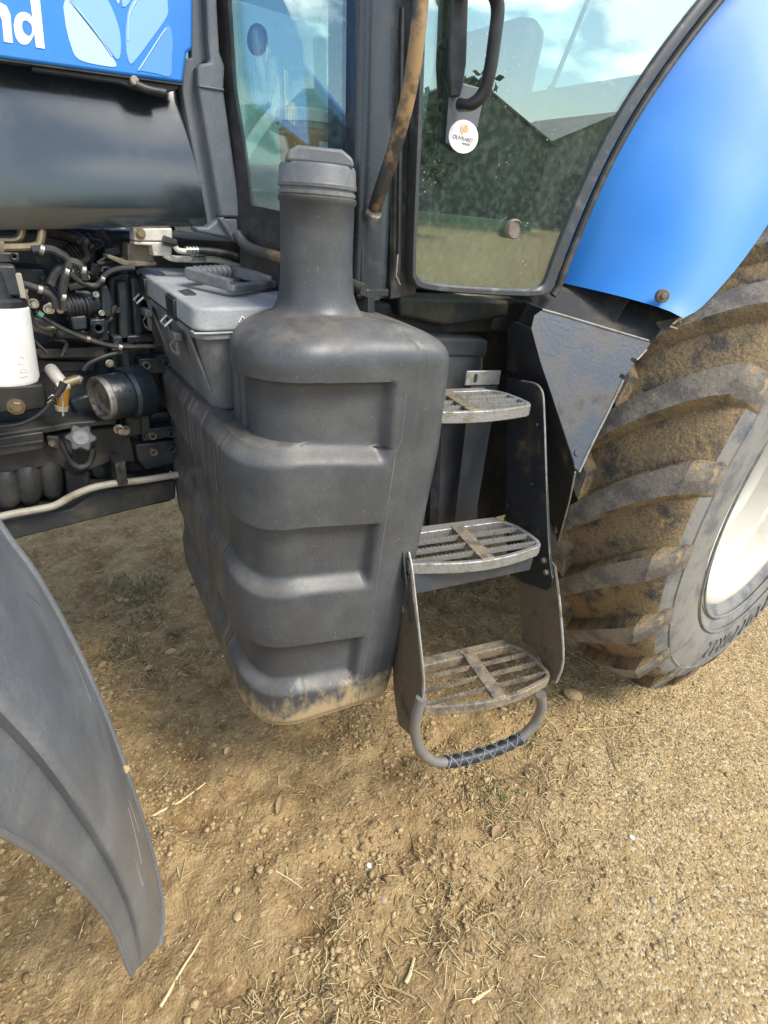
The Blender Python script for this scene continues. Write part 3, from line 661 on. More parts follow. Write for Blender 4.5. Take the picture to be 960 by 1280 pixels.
# chassis rail
MB().prism([PY(-60, 694, 1.64), PY(220, 624, 1.64), PY(220, 600, 1.64), PY(120, 616, 1.64), PY(90, 636, 1.64), PY(-60, 668, 1.64)], (0, .12, 0)).build('chassis_rail', M_under, ENG, bevel=.006)
# pale steel pipe along the sump and its clip
etube('steel_pipe', [(-60, 665), (0, 646), (40, 638), (68, 632), (90, 620), (115, 610), (145, 604), (180, 600), (222, 593)], 1.615, .0105, M_pipe, 5, 12)
ep('pipe_clip', [(144, 581), (157, 577), (160, 606), (148, 608)], 1.60, .08, M_engb, .003)
ebolt((152, 583), 1.60, .008, M_engb); ebolt((155, 602), 1.60, .008, M_engb)
# flywheel housing: ribs and plate
ep('housing', [(136, 348), (150, 338), (176, 342), (190, 440), (222, 444), (222, 590), (178, 588), (160, 560), (150, 546), (146, 480), (136, 420)], 1.72, .2, M_eng, .008)
ep('housing_rib', [(147, 352), (159, 350), (163, 440), (165, 470), (154, 470), (150, 430)], 1.68, .05, M_eng, .006)
ep('housing_rib', [(163, 345), (176, 348), (181, 440), (170, 440)], 1.69, .04, M_eng, .006)
ep('housing_rib', [(140, 420), (192, 418), (196, 428), (142, 432)], 1.68, .05, M_eng, .006)
ep('housing_rib', [(152, 470), (172, 462), (180, 545), (158, 548)], 1.675, .05, M_eng, .008)
b = MB()
outer = [(174, 449), (222, 446), (224, 545), (219, 549), (178, 552)]; win = [(185, 468), (212, 465), (213, 531), (188, 536)]
b.prism([PY(x, y, 1.665) for x, y in ((174, 449), (222, 446), (222, 465), (185, 468))], (0, .05, 0)); b.prism([PY(x, y, 1.665) for x, y in ((178, 552), (188, 536), (222, 531), (224, 545))], (0, .05, 0))
b.prism([PY(x, y, 1.6655) for x, y in ((174, 449), (185, 468), (188, 536), (178, 552))], (0, .05, 0)); b.prism([PY(x, y, 1.6655) for x, y in ((222, 465), (213, 466), (214, 531), (222, 531))], (0, .05, 0))
b.build('mounting_plate', M_eng, ENG, bevel=.003)
ep('plate_shelf', [(187, 518), (210, 514), (211, 520), (189, 524)], 1.675, .04, M_eng, .002)
ep('lower_plate', [(170, 556), (226, 549), (226, 578), (182, 588), (172, 575)], 1.67, .06, M_eng, .005)
for p in ((182, 456), (207, 453), (190, 544), (213, 541), (191, 564), (214, 560)): ering(p, 1.665, .0115, M_rustm if p[0] < 200 else M_engb)
for p in ((169, 482),): ering(p, 1.672, .011, M_eng)
ebolt((148, 536), 1.64, .010, M_chrome, .03); ebolt((137, 454), 1.68, .008, M_chrome); ebolt((156, 538), 1.66, .011, M_steel)
ebolt((20, 508), 1.71, .016, M_brass)
# open coupling facing forward
c_ = PY(138, 496, 1.63); ax = Vector((-.93, -.32, .0)).normalized()
b = MB(); b.lathe([(.052, -.03), (.060, -.03), (.060, .0), (.0575, .004), (.050, .004), (.048, -.018), (.03, -.02), (0, -.02)], c_+ax*.03, ax, 40); b.build('coupling_ring', M_steel, ENG, ang=30)
b = MB(); b.lathe([(.0615, -.1), (.0625, -.018), (.0602, -.012), (.0605, -.1)], c_+ax*.03, ax, 40, cap=False); b.lathe([(.074, -.13), (.074, -.08), (.068, -.07), (.061, -.07)], c_+ax*.03, ax, 40); b.build('coupling_housing', M_eng, ENG, ang=30)
b = MB(); b.lathe([(.047, -.016), (.043, -.012), (.0, -.012)], c_+ax*.03, ax, 30); b.build('coupling_face', M_steel, ENG)
# oil filler with star knob
kn = PY(101, 547, 1.56); kax = Vector((-.12, -.86, .48)).normalized()
e1 = kax.orthogonal().normalized(); e2 = kax.cross(e1)
star = []
for i in range(42):
    a = 2*math.pi*i/42; r = .034+.0055*math.cos(6*a); star.append(kn+(e1*math.cos(a)+e2*math.sin(a))*r)
knob = MB().prism(star, kax*-.022).build('oil_filler_cap', M_black, ENG, bevel=.004)
b = MB(); b.lathe([(.019, 0), (.019, .002), (.0165, .002), (.0165, .0005), (0, .0005)], kn, kax, 30); b.build('cap_ring', M_boxd, ENG, ang=30)
Mk = Matrix.Identity(4)
ur = Vector((0.99, -.1, 0.05)); ur = (ur-kax*ur.dot(kax)).normalized(); uu = kax.cross(ur)
for i in range(3): Mk[i][0] = ur[i]; Mk[i][1] = uu[i]; Mk[i][2] = kax[i]; Mk[i][3] = (kn+kax*.001)[i]
MB().text('oil', .013, Mk, .0008).build('cap_symbol', M_boxd, ENG, fix=False)
b = MB(); b.tube([kn-kax*.02, kn-kax*.05, kn-kax*.09+Vector((0, .0, -.03)), kn+Vector((-.01, .13, -.13))], [.031, .034, .033, .03], 18, smooth=3); b.build('filler_neck', M_black, ENG, ang=60)
etube('filler_bracket', [(76, 552), (82, 565), (90, 578), (100, 584), (112, 578), (116, 560)], 1.585, .008, M_black, 4)
# white filter with its head
fa, fb = PY(-12, 380, 1.50), PY(5, 476, 1.50); fx = (fb-fa).normalized(); fr_ = .071
FIL = MB(); FIL.lathe([(fr_*.9, -.004), (fr_, .004), (fr_, (fb-fa).length-.012), (fr_*.95, (fb-fa).length-.003), (fr_*.8, (fb-fa).length), (0, (fb-fa).length)], fa, fx, 48); FIL.build('filter_canister', M_filter, ENG, ang=40)
b = MB(); b.lathe([(fr_*.86, -.018), (fr_*.97, -.012), (fr_*.97, -.001), (fr_*.6, -.001)], fa, fx, 40); b.lathe([(.045, -.07), (.05, -.018)], fa, fx, 24); b.build('filter_head', M_black, ENG, ang=30)
b = MB(); b.box(fa-fx*.05+Vector((.03, -.01, 0)), (.05, .05, .06)); b.build('filter_head_block', M_eng, ENG, bevel=.004)
b = MB(); b.box(fa-fx*.04+Vector((.058, -.025, 0.0)), (.012, .02, .05)); b.build('filter_bracket_clip', M_pipe, ENG, bevel=.002)
# faint vertical print on the canister
vd = (C0-(fa+fb)/2); vd = (vd-fx*vd.dot(fx)).normalized(); sd = fx.cross(vd)
pd = (vd*math.cos(.55)+sd*math.sin(.55)*(-1 if sd.dot(_R) < 0 else 1)).normalized(); tn = fx.cross(pd)
Mt = Matrix.Identity(4); pc = fa+fx*(fb-fa).length*.72+pd*(fr_+.0012)
rd = fx; ud = pd.cross(rd)
for i in range(3): Mt[i][0] = rd[i]; Mt[i][1] = ud[i]; Mt[i][2] = pd[i]; Mt[i][3] = pc[i]
MB().text('CNH', .022, Mt, .0004).build('filter_print', M_greylet, ENG, fix=False)
# sediment valve with amber bowl
a = PY(66, 466, 1.62); c_ = PY(80, 483, 1.60)
MB().tube([PY(64, 462, 1.66), PY(70, 470, 1.62), PY(80, 482, 1.60)], .016, 14).build('valve_body', M_alu, ENG)
MB().tube([PY(80, 480, 1.60), PY(98, 474, 1.60)], .0135, 14).build('valve_outlet', M_brass, ENG)
MB().tube([PY(97, 478, 1.60), PY(101, 470, 1.60)], [.011, .008], 10).build('valve_tip', M_chrome, ENG)
b = MB(); b.tube([PY(72, 484, 1.60), PY(86, 480, 1.60)], .014, 12); b.build('bowl_collar', M_alu, ENG)
MB().tube([PY(78, 486, 1.60), PY(78, 508, 1.60)], [.017, .014], 16).build('sediment_bowl', M_amber, ENG)
MB().tube([PY(77, 507, 1.60), PY(77, 513, 1.60)], [.017, .015], 14).build('bowl_base', M_pipe, ENG)
etube('drain_rod', [(76, 482), (79, 500), (79, 520)], 1.585, .003, M_chrome, 3, 8)
etube('valve_lever', [(80, 478), (74, 490), (65, 499)], 1.585, [.010, .005], M_black, 3)
etube('cable', [(66, 498), (58, 510), (45, 521), (25, 530), (0, 533), (-40, 533)], 1.585, .005, M_rubber, 5, 8)
for q in ((63, 501), (59, 504), (60, 498)): etube('wire_strand', [q, (q[0]+5, q[1]-4), (q[0]+8, q[1]-3)], 1.582, .0016, M_chrome, 2, 6)
# injection pump group
MB().tube([PY(82, 383, 1.64), PY(100, 381, 1.64), PY(132, 376, 1.68)], [.024, .026, .028], 18).build('pump_body', M_eng, ENG)
for k in range(5):
    p = PY(84+k*5, 382.5-k*.4, 1.64); MB().lathe([(.027, -.004), (.029, 0), (.027, .004)], p, (PY(132, 376, 1.68)-PY(82, 383, 1.64)), 16).build('pump_ring', M_black, ENG)
ep('pump_flange', [(126, 360), (134, 356), (141, 374), (140, 396), (132, 397), (127, 385)], 1.63, .03, M_eng, .004)
ep('pump_base', [(88, 396), (108, 394), (110, 412), (92, 414)], 1.62, .06, M_eng, .005)
ep('pump_side', [(112, 399), (132, 398), (134, 418), (114, 420)], 1.63, .06, M_eng, .005)
ep('pump_foot', [(68, 408), (136, 416), (138, 428), (70, 424)], 1.67, .08, M_eng, .006)
ering((122, 409), 1.63, .014, M_eng)
for q in ((120, 368), (127, 391), (62, 382), (64, 388), (75, 388), (108, 346), (88, 338)): ebolt(q, 1.63, .0055, M_chrome, .012)
for q, rr_ in (((60, 386), .008), ((28, 362), .008), ((28, 370), .008), ((42, 379), .008)): ebolt(q, 1.55, rr_, M_chrome, .014)
# hoses, looms, pipes
etube('wiring_loom', [(40, 313), (62, 312), (78, 319), (86, 328), (82, 345), (78, 365), (80, 388)], 1.60, .010, M_rubber, 5)
etube('wiring_loom', [(86, 326), (98, 330), (104, 338), (106, 350)], 1.60, .010, M_rubber, 4)
etube('hose', [(84, 338), (100, 352), (120, 357), (134, 342), (150, 336), (168, 335)], 1.60, .007, M_rubber, 5)
etube('hose', [(64, 356), (72, 340), (84, 332)], 1.62, .012, M_rubber, 4)
etube('hose', [(-30, 345), (0, 350), (24, 354), (50, 362), (66, 372), (70, 386)], 1.52, .008, M_rubber, 5)
etube('hose', [(-30, 350), (0, 356), (20, 358)], 1.51, .004, M_pipe, 4)
etube('cable', [(44, 389), (56, 398), (80, 412), (110, 424), (145, 433), (195, 433)], 1.55, .006, M_rubber, 5, 8)
etube('cable_sleeve', [(47, 391), (53, 395)], 1.549, .0075, mat('green_sleeve', (0.1, 0.25, 0.2), .5), 0, 10)
etube('cable', [(104, 463), (112, 454), (135, 444), (165, 437), (200, 431)], 1.56, .0055, M_rubber, 5, 8)
for q in ((104, 463), (107, 461)): etube('wire_strand', [q, (q[0]+3, q[1]-6), (q[0]+7, q[1]-7)], 1.558, .002, M_chrome, 2, 6)
etube('fuel_line', [(33, 370), (38, 392), (46, 406), (58, 410), (72, 409)], 1.57, .0045, M_steel, 5, 8)
etube('fuel_line', [(-30, 310), (20, 309.5), (42, 308), (50, 303), (53, 286)], 1.62, .009, M_brass, 5)
etube('fuel_line', [(-30, 300), (0, 300), (18, 300), (26, 295), (28, 284)], 1.64, .009, M_brass, 5)
ep('pipe_lug', [(-30, 314), (24, 316), (25, 328), (-30, 330)], 1.60, .02, M_engb, .003); ering((17, 320), 1.60, .007, M_black)
ep('pipe_lug', [(-30, 300), (6, 302), (6, 328), (-30, 330)], 1.61, .02, M_rustm, .003)
for k in range(12):                                # corrugated intake hose at the back
    t_ = k/11; p = PY(lerp(118, 78, t_), lerp(306, 330, t_), 1.78); ax_ = PY(78, 330, 1.78)-PY(118, 306, 1.78)
    MB().lathe([(.028, -.006), (.033, 0), (.028, .006)], p, ax_, 20).build('corrugated_hose', M_rubber, ENG)
etube('breather_pipe', [(60, 288), (100, 300), (112, 320), (100, 330), (80, 340)], 1.75, .016, M_rubber, 4)
etube('breather_pipe', [(120, 290), (132, 310), (128, 322)], 1.8, .022, M_engb, 4)
ep('rocker_cover', [(70, 332), (150, 330), (150, 350), (70, 352)], 1.85, .2, M_rustm, .01)
ep('fuel_rail', [(70, 356), (124, 352), (124, 360), (70, 364)], 1.72, .04, M_eng, .004)
ep('manifold', [(0, 330), (58, 334), (60, 362), (0, 360)], 1.72, .1, M_eng, .01)
r2 = random.Random(5)
for k in range(46):                                # small fittings crowded round the pump
    x = r2.uniform(34, 150); y = r2.uniform(295, 428); Yv = r2.uniform(1.66, 1.78); q = r2.random()
    if q < .45: ebolt((x, y), Yv, r2.uniform(.006, .012), r2.choice([M_eng, M_engb, M_steel, M_eng]), .02)
    elif q < .75: MB().box(PY(x, y, Yv), (r2.uniform(.02, .06), .04, r2.uniform(.015, .04)), Matrix.Rotation(r2.uniform(-.4, .4), 3, 'Y')).build('bracket', r2.choice([M_eng, M_engb, M_black]), ENG, bevel=.003)
    else: etube('thin_pipe', [(x, y), (x+r2.uniform(-12, 18), y+r2.uniform(-8, 12)), (x+r2.uniform(0, 35), y+r2.uniform(-14, 22))], Yv-.03, r2.uniform(.0035, .007), r2.choice([M_rubber, M_rubber, M_eng]), 4, 8)
for px_, Yv, r_ in (((52, 312.5), 1.60, .0125), ((83, 340), 1.60, .0125), ((79, 372), 1.60, .0125), ((104, 338), 1.60, .0125), ((50, 362), 1.52, .010), ((110, 424), 1.55, .008), ((150, 434), 1.55, .008), ((128, 349), 1.60, .009), ((24, 354), 1.52, .010)):
    c_ = PY(px_[0], px_[1], Yv); MB().lathe([(r_*.9, -.005), (r_, -.004), (r_, .004), (r_*.9, .005)], c_, (.9, 0, -.35), 14, cap=False).build('hose_clamp', M_steel, ENG, fix=False)
# valve block under the hood edge and air-conditioning hoses
ep('valve_block', [(168, 286), (215, 285), (216, 302), (168, 301)], 1.60, .05, M_alu, .003)
ep('valve_block', [(168, 302), (215, 302.5), (215, 320), (192, 320), (190, 307), (168, 306)], 1.602, .05, M_alu, .003)
ebolt((175, 292), 1.60, .010, M_brass, .01)
ep('valve_bracket', [(160, 304), (189, 308), (194, 328), (160, 330)], 1.64, .06, M_rustm, .003)
ep('valve_bracket_foot', [(136, 318), (160, 326), (196, 327), (196, 332), (158, 334), (134, 322)], 1.63, .06, M_rustm, .003)
etube('valve_plug', [(204, 300), (214, 303), (220, 304)], 1.585, [.012, .010], M_black, 3)
etube('ac_pipe', [(216, 303), (222, 312), (230, 314), (236, 313)], 1.585, .007, M_alu, 4)
for k in range(4): etube('hose_ferrule', [(232+k*4, 313), (235+k*4, 313.2)], 1.585, .0105, M_chrome, 0, 14)
etube('ac_hose', [(246, 313), (270, 315), (300, 322), (340, 338), (380, 352)], 1.585, .010, M_rubber, 5, 12)
etube('ac_hose', [(205, 318), (216, 323), (236, 324), (270, 325), (300, 334), (345, 352)], 1.61, .008, M_alu, 4)
etube('hose_ferrule', [(238, 324), (256, 323)], 1.6095, .010, M_chrome, 0, 14)

# ---------------- hood
HOOD = empty('hood', (0.1, 1.9, 1.75), T)
def skin(px, Y, d, name, m, parent, bevel=.004): return MB().prism([PY(x, y, Y) for x, y in px], (0, d, 0)).build(name, m, parent, bevel=bevel)
# dark side panel: a gently curved pressing
rows = []
zb0, zb1 = PY(-120, 290, HY), PY(258, 283, HY); zt0, zt1 = PY(-120, 40, HY), PY(232, 100, HY)
for i in range(14):
    t_ = i/13; a = lerp(zb0, zt0, t_); c_ = lerp(zb1, zt1, t_); row = []
    bul = -.010*math.sin(math.pi*t_) + (.012*(1-t_/.06)**2 if t_ < .06 else 0)
    for j in range(12): q = lerp(a, c_, j/11); row.append((q.x, q.y+bul-.004+.034*t_+.012*t_*t_, q.z))
    rows.append(row)
MB().shell(rows, (0, .015, 0)).build('side_panel', M_hood, HOOD, ang=60)
BY = HY-.035
PANEL = [(-150, -18), (-150, -260), (250, -260), (244, -30), (241, 50), (241, 62), (234, 66), (232, 78), (229, 104)]
pan = [PY(-150, 52, BY), PY(229, 104, BY), PY(232, 78, BY), PY(234, 66, BY), PY(241, 61, BY), PY(241, 0, BY), PY(243, -180, BY), PY(-150, -200, BY)]
MB().prism(pan, (0, .03, 0)).build('blue_side_panel', M_blue, HOOD, bevel=.006)
skin([(-150, 52), (229, 104), (228.5, 107), (-150, 55.5)], BY+.004, .03, 'panel_lower_lip', M_black, HOOD, .001)
skin([(40, 82), (226, 106), (222, 112), (200, 118), (170, 112), (150, 104), (40, 88)], HY-.02, .02, 'hood_latch_recess', M_black, HOOD, .002)
MB().tube([PY(170, 106, HY-.032), PY(185, 112, HY-.036), PY(206, 116, HY-.032)], .009, 12, smooth=3).build('hood_latch', M_black, HOOD)
c_ = PY(168, 101, HY-.03); MB().lathe([(.009, .02), (.009, -.004), (.007, -.006), (0, -.006)], c_, (0, 1, 0), 20).build('latch_button', M_pipe, HOOD)
# hood top, nose and far side so that the body is closed
b = MB(); x0, x1 = -1.6, .56
b.prism([(x0, HY-.0, 2.3), (x1, HY, 2.36), (x1, HY+.12, 2.46), (x1, HY+.6, 2.46), (x1, HY+.72, 2.36), (x0, HY+.72, 2.3), (x0, HY+.6, 2.38), (x0, HY+.12, 2.38)][0:0] or [(x1, HY+.01, 2.34), (x1, HY+.12, 2.44), (x1, HY+.6, 2.44), (x1, HY+.7, 2.34), (x1, HY+.7, 1.78), (x1, HY+.68, 1.78), (x1, HY+.68, 2.3), (x1, HY+.03, 2.3)], (x0-x1, 0, -.12))
b.build('hood_top', M_blue, HOOD, bevel=.01)
MB().box((x0+.05, HY+.36, 1.85), (.2, .7, .8)).build('nose', M_black, HOOD, bevel=.05)
# lettering and leaf emblem on the blue panel
def on_panel(px, d=.0015): return [PY(x, y, BY-d) for x, y in px]
dirx = (PY(229, 104, BY)-PY(-150, 52, BY)).normalized(); nrm = Vector((0, -1, 0)); upv = nrm.cross(dirx)
def panel_text(ch, px_base, h):
    c = PY(px_base[0], px_base[1], BY-.0012); Mx = Matrix.Identity(4)
    for i in range(3): Mx[i][0] = dirx[i]; Mx[i][1] = upv[i]; Mx[i][2] = nrm[i]; Mx[i][3] = c[i]
    o = MB().text(ch, h, Mx, .0008, off=.0075).build('letter', M_white, HOOD, fix=False); return o
def glyph(px, sm=0, d=.0012):
    pts = on_panel(px, d); return catmull(pts, sm) if sm else pts
def ringglyph(mb, outer, inner_, k):
    A = catmull(on_panel(outer+outer[:1], .0012), k)[:-1]; B = catmull(on_panel(inner_+inner_[:1], .0012), k)[:-1]
    n = len(A); A2 = [p+Vector((0, .001, 0)) for p in A]
    mb.add(A+B+A2, [(i, (i+1) % n, n+(i+1) % n, n+i) for i in range(n)]+[(i, 2*n+i, 2*n+(i+1) % n, (i+1) % n) for i in range(n)])
b = MB(); ringglyph(b, [(17, 32), (20, 20), (28, 15), (37, 18), (42.5, 28), (42.5, 42), (36, 54), (27, 55), (20, 47)], [(27.5, 33), (28.5, 27), (32, 25.5), (36, 27.5), (39.5, 32), (40, 40), (37.5, 44.5), (33.5, 44), (29, 39)], 4)
b.prism(glyph([(33, -40), (46, -38), (56, 61), (45, 59)], d=.0016), (0, .001, 0)); b.build('letter', M_white, HOOD, fix=False)
b = MB(); b.prism(glyph([(-24, 0), (-13, 1), (-10, 50), (-20, 48)], d=.0012), (0, .001, 0)); b.prism(glyph([(-13, 12), (-8, 5), (0, 3), (8, 7), (13, 18), (16, 54), (5, 52), (2.5, 25), (-1, 17), (-6, 17), (-11, 24)], d=.0016), (0, .001, 0)); b.build('letter', M_white, HOOD, fix=False)
def petal(px, m, d=.0012, name='emblem_leaf'):
    pts = catmull([p for p in on_panel(px, d)], 4); return MB().prism(pts, (0, d*.8, 0)).build(name, m, HOOD, bevel=.0006)
petal([(79, 8), (84, -6), (92, 8), (112, 34), (132, 60), (146, 82), (128, 82), (98, 74), (88, 55), (82, 32)], M_leaf1)
petal([(86, -4), (104, -30), (124, -16), (140, 10), (150, 40), (151, 66), (146, 74), (134, 58), (116, 34), (98, 12)], M_leaf2)
petal([(157, 40), (160, 15), (168, -2), (190, -24), (206, -12), (210, 8), (208, 22), (190, 48), (172, 72), (163, 80), (158, 66)], M_leaf2)
petal([(173, 88), (186, 70), (200, 48), (208, 34), (213, 34), (216, 50), (215, 74), (213, 95), (195, 92)], M_leaf3)
petal([(134, -24), (142, -8), (148, 5), (150, -8), (146, -30)], M_leaf1); petal([(152, 0), (154, 9), (162, 3), (168, -16), (158, -18)], M_leaf2)
for px in ([(87, 0), (104, 20), (124, 46), (140, 70)], [(160, 50), (161, 22), (168, 5), (174, -4)], [(173, 88), (186, 68), (200, 46), (208, 35)]):
    MB().tube(catmull(on_panel(px, .002), 3), .0014, 6).build('emblem_highlight', M_leaf1, HOOD)
# ---------------- cowl trim behind the hood
def z4(pts): return [(220+x/4, y/4) for x, y in pts]
COWL = empty('cowl_trim', (.6, 1.58, 1.75), T)
skin(z4([(60, -160), (150, -160), (165, 300), (110, 330), (110, 430), (215, 1090), (160, 1135), (30, 450), (35, 290), (80, 290), (75, 20)]), 1.60, .03, 'trim_strip', M_trim, COWL, .004)
skin(z4([(150, -160), (203, -160), (207, 20), (220, 260), (245, 330), (240, 450), (330, 1090), (222, 1085), (113, 430), (112, 335), (125, 317), (176, 310), (163, 180)]), 1.565, .05, 'trim_strip', M_trim, COWL, .006)
skin(z4([(112, 425), (240, 440), (243, 456), (120, 436)]), 1.56, .04, 'trim_step', M_trim, COWL, .002)
skin(z4([(160, 1135), (215, 1090), (330, 1090), (346, 1150), (295, 1200), (110, 1162), (98, 1135)]), 1.57, .05, 'trim_foot', M_trim, COWL, .006)
skin(z4([(215, 1090), (240, 1085), (300, 1195), (285, 1200)]), 1.558, .02, 'trim_fold', M_trim, COWL, .003)

# ---------------- cab: pillars, front side window, door
CY = 1.20
CAB = empty('cab', (1.4, 1.9, 1.62), T)
gp = PY(446, 200, CY+.02); gn = Vector((-.925, -.38, 0)).normalized()          # plane of the front side window
def G(x, y, off=0.0): return PN(x, y, gp+gn*off, gn)
FWN = empty('front_side_window', gp, T)
MB().prism([G(x, y) for x, y in ((284, -160), (452, -160), (452, 300), (440, 292), (400, 274), (350, 264), (313, 256), (305, 190), (292, 110), (285, 0))], gn*-.006).build('pane', M_glass2, FWN)
def strip(name, inner, outer, off, m, parent, th=.02):
    mb = MB(); n = len(inner)
    for i in range(n-1): mb.prism([G(*inner[i], off), G(*inner[i+1], off), G(*outer[i+1], off), G(*outer[i], off)], gn*-th)
    return mb.build(name, m, parent)
strip('black_border', [(284, -160), (285, 0), (292, 110), (305, 190), (313, 256), (350, 264), (400, 274), (452, 292)], [(236, -160), (240, 0), (250, 110), (262, 190), (275, 275), (316, 306), (400, 345), (452, 372)], .002, M_black, FWN, .012)
strip('seal', [(447, -160), (447, 0), (446, 200), (446, 300)], [(436, -160), (436, 0), (436, 200), (437, 300)], .004, M_seal, FWN, .014)
# round porthole decal ring seen through the pane
c_ = G(322, 50, -.03); b = MB(); b.lathe([(.030, .004), (.030, -.002), (.024, -.002), (.024, .003)], c_, gn, 40, cap=False); b.lathe([(.024, .0015), (0, .0015)], c_, gn, 30, mi=1); b.build('round_vent', [M_black, mat('vent_blue', (.03, .1, .2), .4)], FWN, fix=False)
# lower cab rail below the window
MB().tube([G(296, 292, .03), G(306, 306, .03), G(322, 314, .03), G(350, 322, .03), G(400, 340, .03), G(455, 362, .03)], .014, 14, smooth=4).build('cab_rail', mat('worn_rail', (.05, .048, .045), .4, col2=(.22, .15, .08), scale=9, lo=.52, hi=.66), CAB)
MB().prism([G(300, 300, .0), G(460, 372, .0), G(460, 480, .0), G(300, 400, .0)], gn*-.03).build('cowl_side', M_black, CAB)
# B pillar: rounded box section
x0, x1 = PY(448, 200, CY).x, PY(497, 200, CY).x; zb = PY(470, 372, CY).z
prof = []
for i in range(25):
    a = math.pi+math.pi*i/24; prof.append(((x0+x1)/2+(x1-x0)/2*math.copysign(abs(math.cos(a))**.62, math.cos(a)), CY+.035+.045*-(abs(math.sin(a))**.62)))
prof += [(x1, CY+.12), (x0, CY+.12)]
MB().prism([(x, y, zb) for x, y in prof], (-.012, 0.02, 1.05)).build('door_pillar', M_pillar, CAB, ang=30)
MB().box(((x0+x1)/2, CY-.002, zb+.012), (x1-x0-.01, .016, .02)).build('pillar_foot', M_pillar, CAB, bevel=.004)
MB().prism([PY(490, -160, CY+.03), PY(530, -160, CY+.03), PY(520, 368, CY+.03), PY(488, 374, CY+.03)], (0, .05, 0)).build('pillar_channel', M_seal, CAB, bevel=.002)
MB().tube([PY(503, 10, CY+.012), PY(500, 180, CY+.012), PY(498, 330, CY+.012), PY(497, 350, CY+.012)], .006, 8).build('weather_strip', M_black, CAB)
MB().tube([PY(497, 318, CY-.01), PY(495, 345, CY-.012), PY(500, 356, CY-.01)], .003, 6).build('hinge_wire', M_steel, CAB)
# worn grab rail
rail = [PY(534, -120, 1.05), PY(528, -30, 1.06), PY(520, 60, 1.07), PY(508, 130, 1.09), PY(490, 195, 1.12), PY(474, 243, 1.15), PY(466, 270, 1.175)]
MB().tube(rail, .0155, 18, smooth=6).build('grab_rail', M_rail, CAB)
b = MB(); b.lathe([(.019, 0), (.019, .006), (.016, .01)], PY(466, 270, 1.165), rail[-2]-rail[-1], 20); b.build('rail_collar', M_steel, CAB)
# door: frame, pane, handle
DOOR = empty('door', PY(520, 350, CY), T)
dp = PY(515, 330, CY); dn = Vector((-.2, -.98, -.04)).normalized()
def Dp(x, y, off=0.0): return PN(x, y, dp+dn*off, dn)
edge = [(526, -160), (524, -40), (519, 120), (514, 260), (512, 335), (515, 352), (523, 360), (560, 365), (620, 369), (668, 370), (684, 366), (691, 355), (700, 330), (718, 284), (742, 228), (770, 172), (800, 122), (840, 64), (890, 0), (960, -80), (1040, -160)]
ep3 = catmull([Dp(x, y, .0) for x, y in edge], 3)
inner = [(540, -160), (532, -40), (527, 120), (521, 260), (518, 332), (521, 344), (530, 351), (560, 356), (620, 360), (660, 361), (674, 358), (681, 349), (690, 324), (708, 277), (732, 220), (760, 164), (790, 114), (830, 56), (880, -8), (950, -88), (1030, -160)]
ip3 = catmull([Dp(x, y, .0) for x, y in inner], 3)
b = MB(); rows = []
for a, c_ in zip(ep3, ip3):
    m_ = lerp(a, c_, .5)
    rows.append([a-dn*.03, a+dn*.006, lerp(a, c_, .2)+dn*.014, lerp(a, c_, .75)+dn*.014, c_+dn*.008, c_-dn*.01])
b.grid(rows); b.build('door_frame', M_frame, DOOR, ang=40)
MB().prism([lerp(a, c_, .7) for a, c_ in zip(ep3, ip3)], dn*-.006).build('pane', M_glass, DOOR)
# black seal between door and blue fender
MB().tube([Dp(x+7, y+3, -.005) for x, y in edge[10:]], .012, 10, smooth=3).build('door_seal', M_seal, DOOR)
# handle: backing strip behind the glass and a deep D-shaped pull
b = MB(); b.prism([Dp(x, y, .02) for x, y in ((566, -100), (585, -100), (580, 80), (576, 108), (572, 122), (560, 122), (558, 80), (562, 0))], dn*.012); b.build('handle_base', M_black, DOOR, bevel=.004)
hp = [Dp(574, -10, .03), Dp(590, -18, .06), Dp(612, -14, .085), Dp(622, 8, .09), Dp(618, 50, .09), Dp(612, 90, .088), Dp(604, 116, .08), Dp(590, 130, .065), Dp(575, 131, .035)]
b = MB(); hq = catmull(hp, 5); n = 14
rows = []
t0 = None
for i, q in enumerate(hq):
    t_ = (hq[min(i+1, len(hq)-1)]-hq[max(i-1, 0)]).normalized(); s_ = dn; s_ = (s_-t_*s_.dot(t_)).normalized(); u_ = t_.cross(s_)
    rows.append([q+s_*.017*math.cos(2*math.pi*k/n)+u_*.013*math.sin(2*math.pi*k/n) for k in range(n)])
b.grid(rows, close=True); b.build('door_handle', M_black, DOOR, ang=50)
b = MB(); b.prism([Dp(x, y, .012) for x, y in ((562, 100), (606, 112), (598, 148), (590, 186), (574, 190), (556, 178))], dn*.005); b.build('lock_plate', M_trim, DOOR, bevel=.003)
# oval dealer sticker
sc_ = Dp(579.5, 171, .019); e1 = Vector((-dn.y, dn.x, 0)).normalized(); e1 = e1 if e1.dot(_R) > 0 else -e1
b = MB(); ew, eh = (Dp(598, 171, .019)-Dp(561, 171, .019)).length/2, (Dp(579, 149, .019)-Dp(579, 191, .019)).length/2
st = [sc_+e1*ew*math.cos(2*math.pi*i/40)+UP*eh*math.sin(2*math.pi*i/40) for i in range(40)]
b.prism(st, dn*-.0012, 0)
def SM(dx, dy, sl=0.0):
    Mx = Matrix.Identity(4); o = sc_+e1*dx*ew+UP*dy*eh+dn*.0008; ex = (e1*math.cos(sl)+UP*math.sin(sl)); ez = dn; ey = ez.cross(ex)
    for i in range(3): Mx[i][0] = ex[i]; Mx[i][1] = ey[i]; Mx[i][2] = ez[i]; Mx[i][3] = o[i]
    return Mx
b.text('OUVRARD', eh*.36, SM(-.05, -.12, -.05), .0004, 1); b.text('VENDÉE', eh*.2, SM(.2, -.42, -.05), .0004, 1)
Mo = SM(.05, .48); ring = []
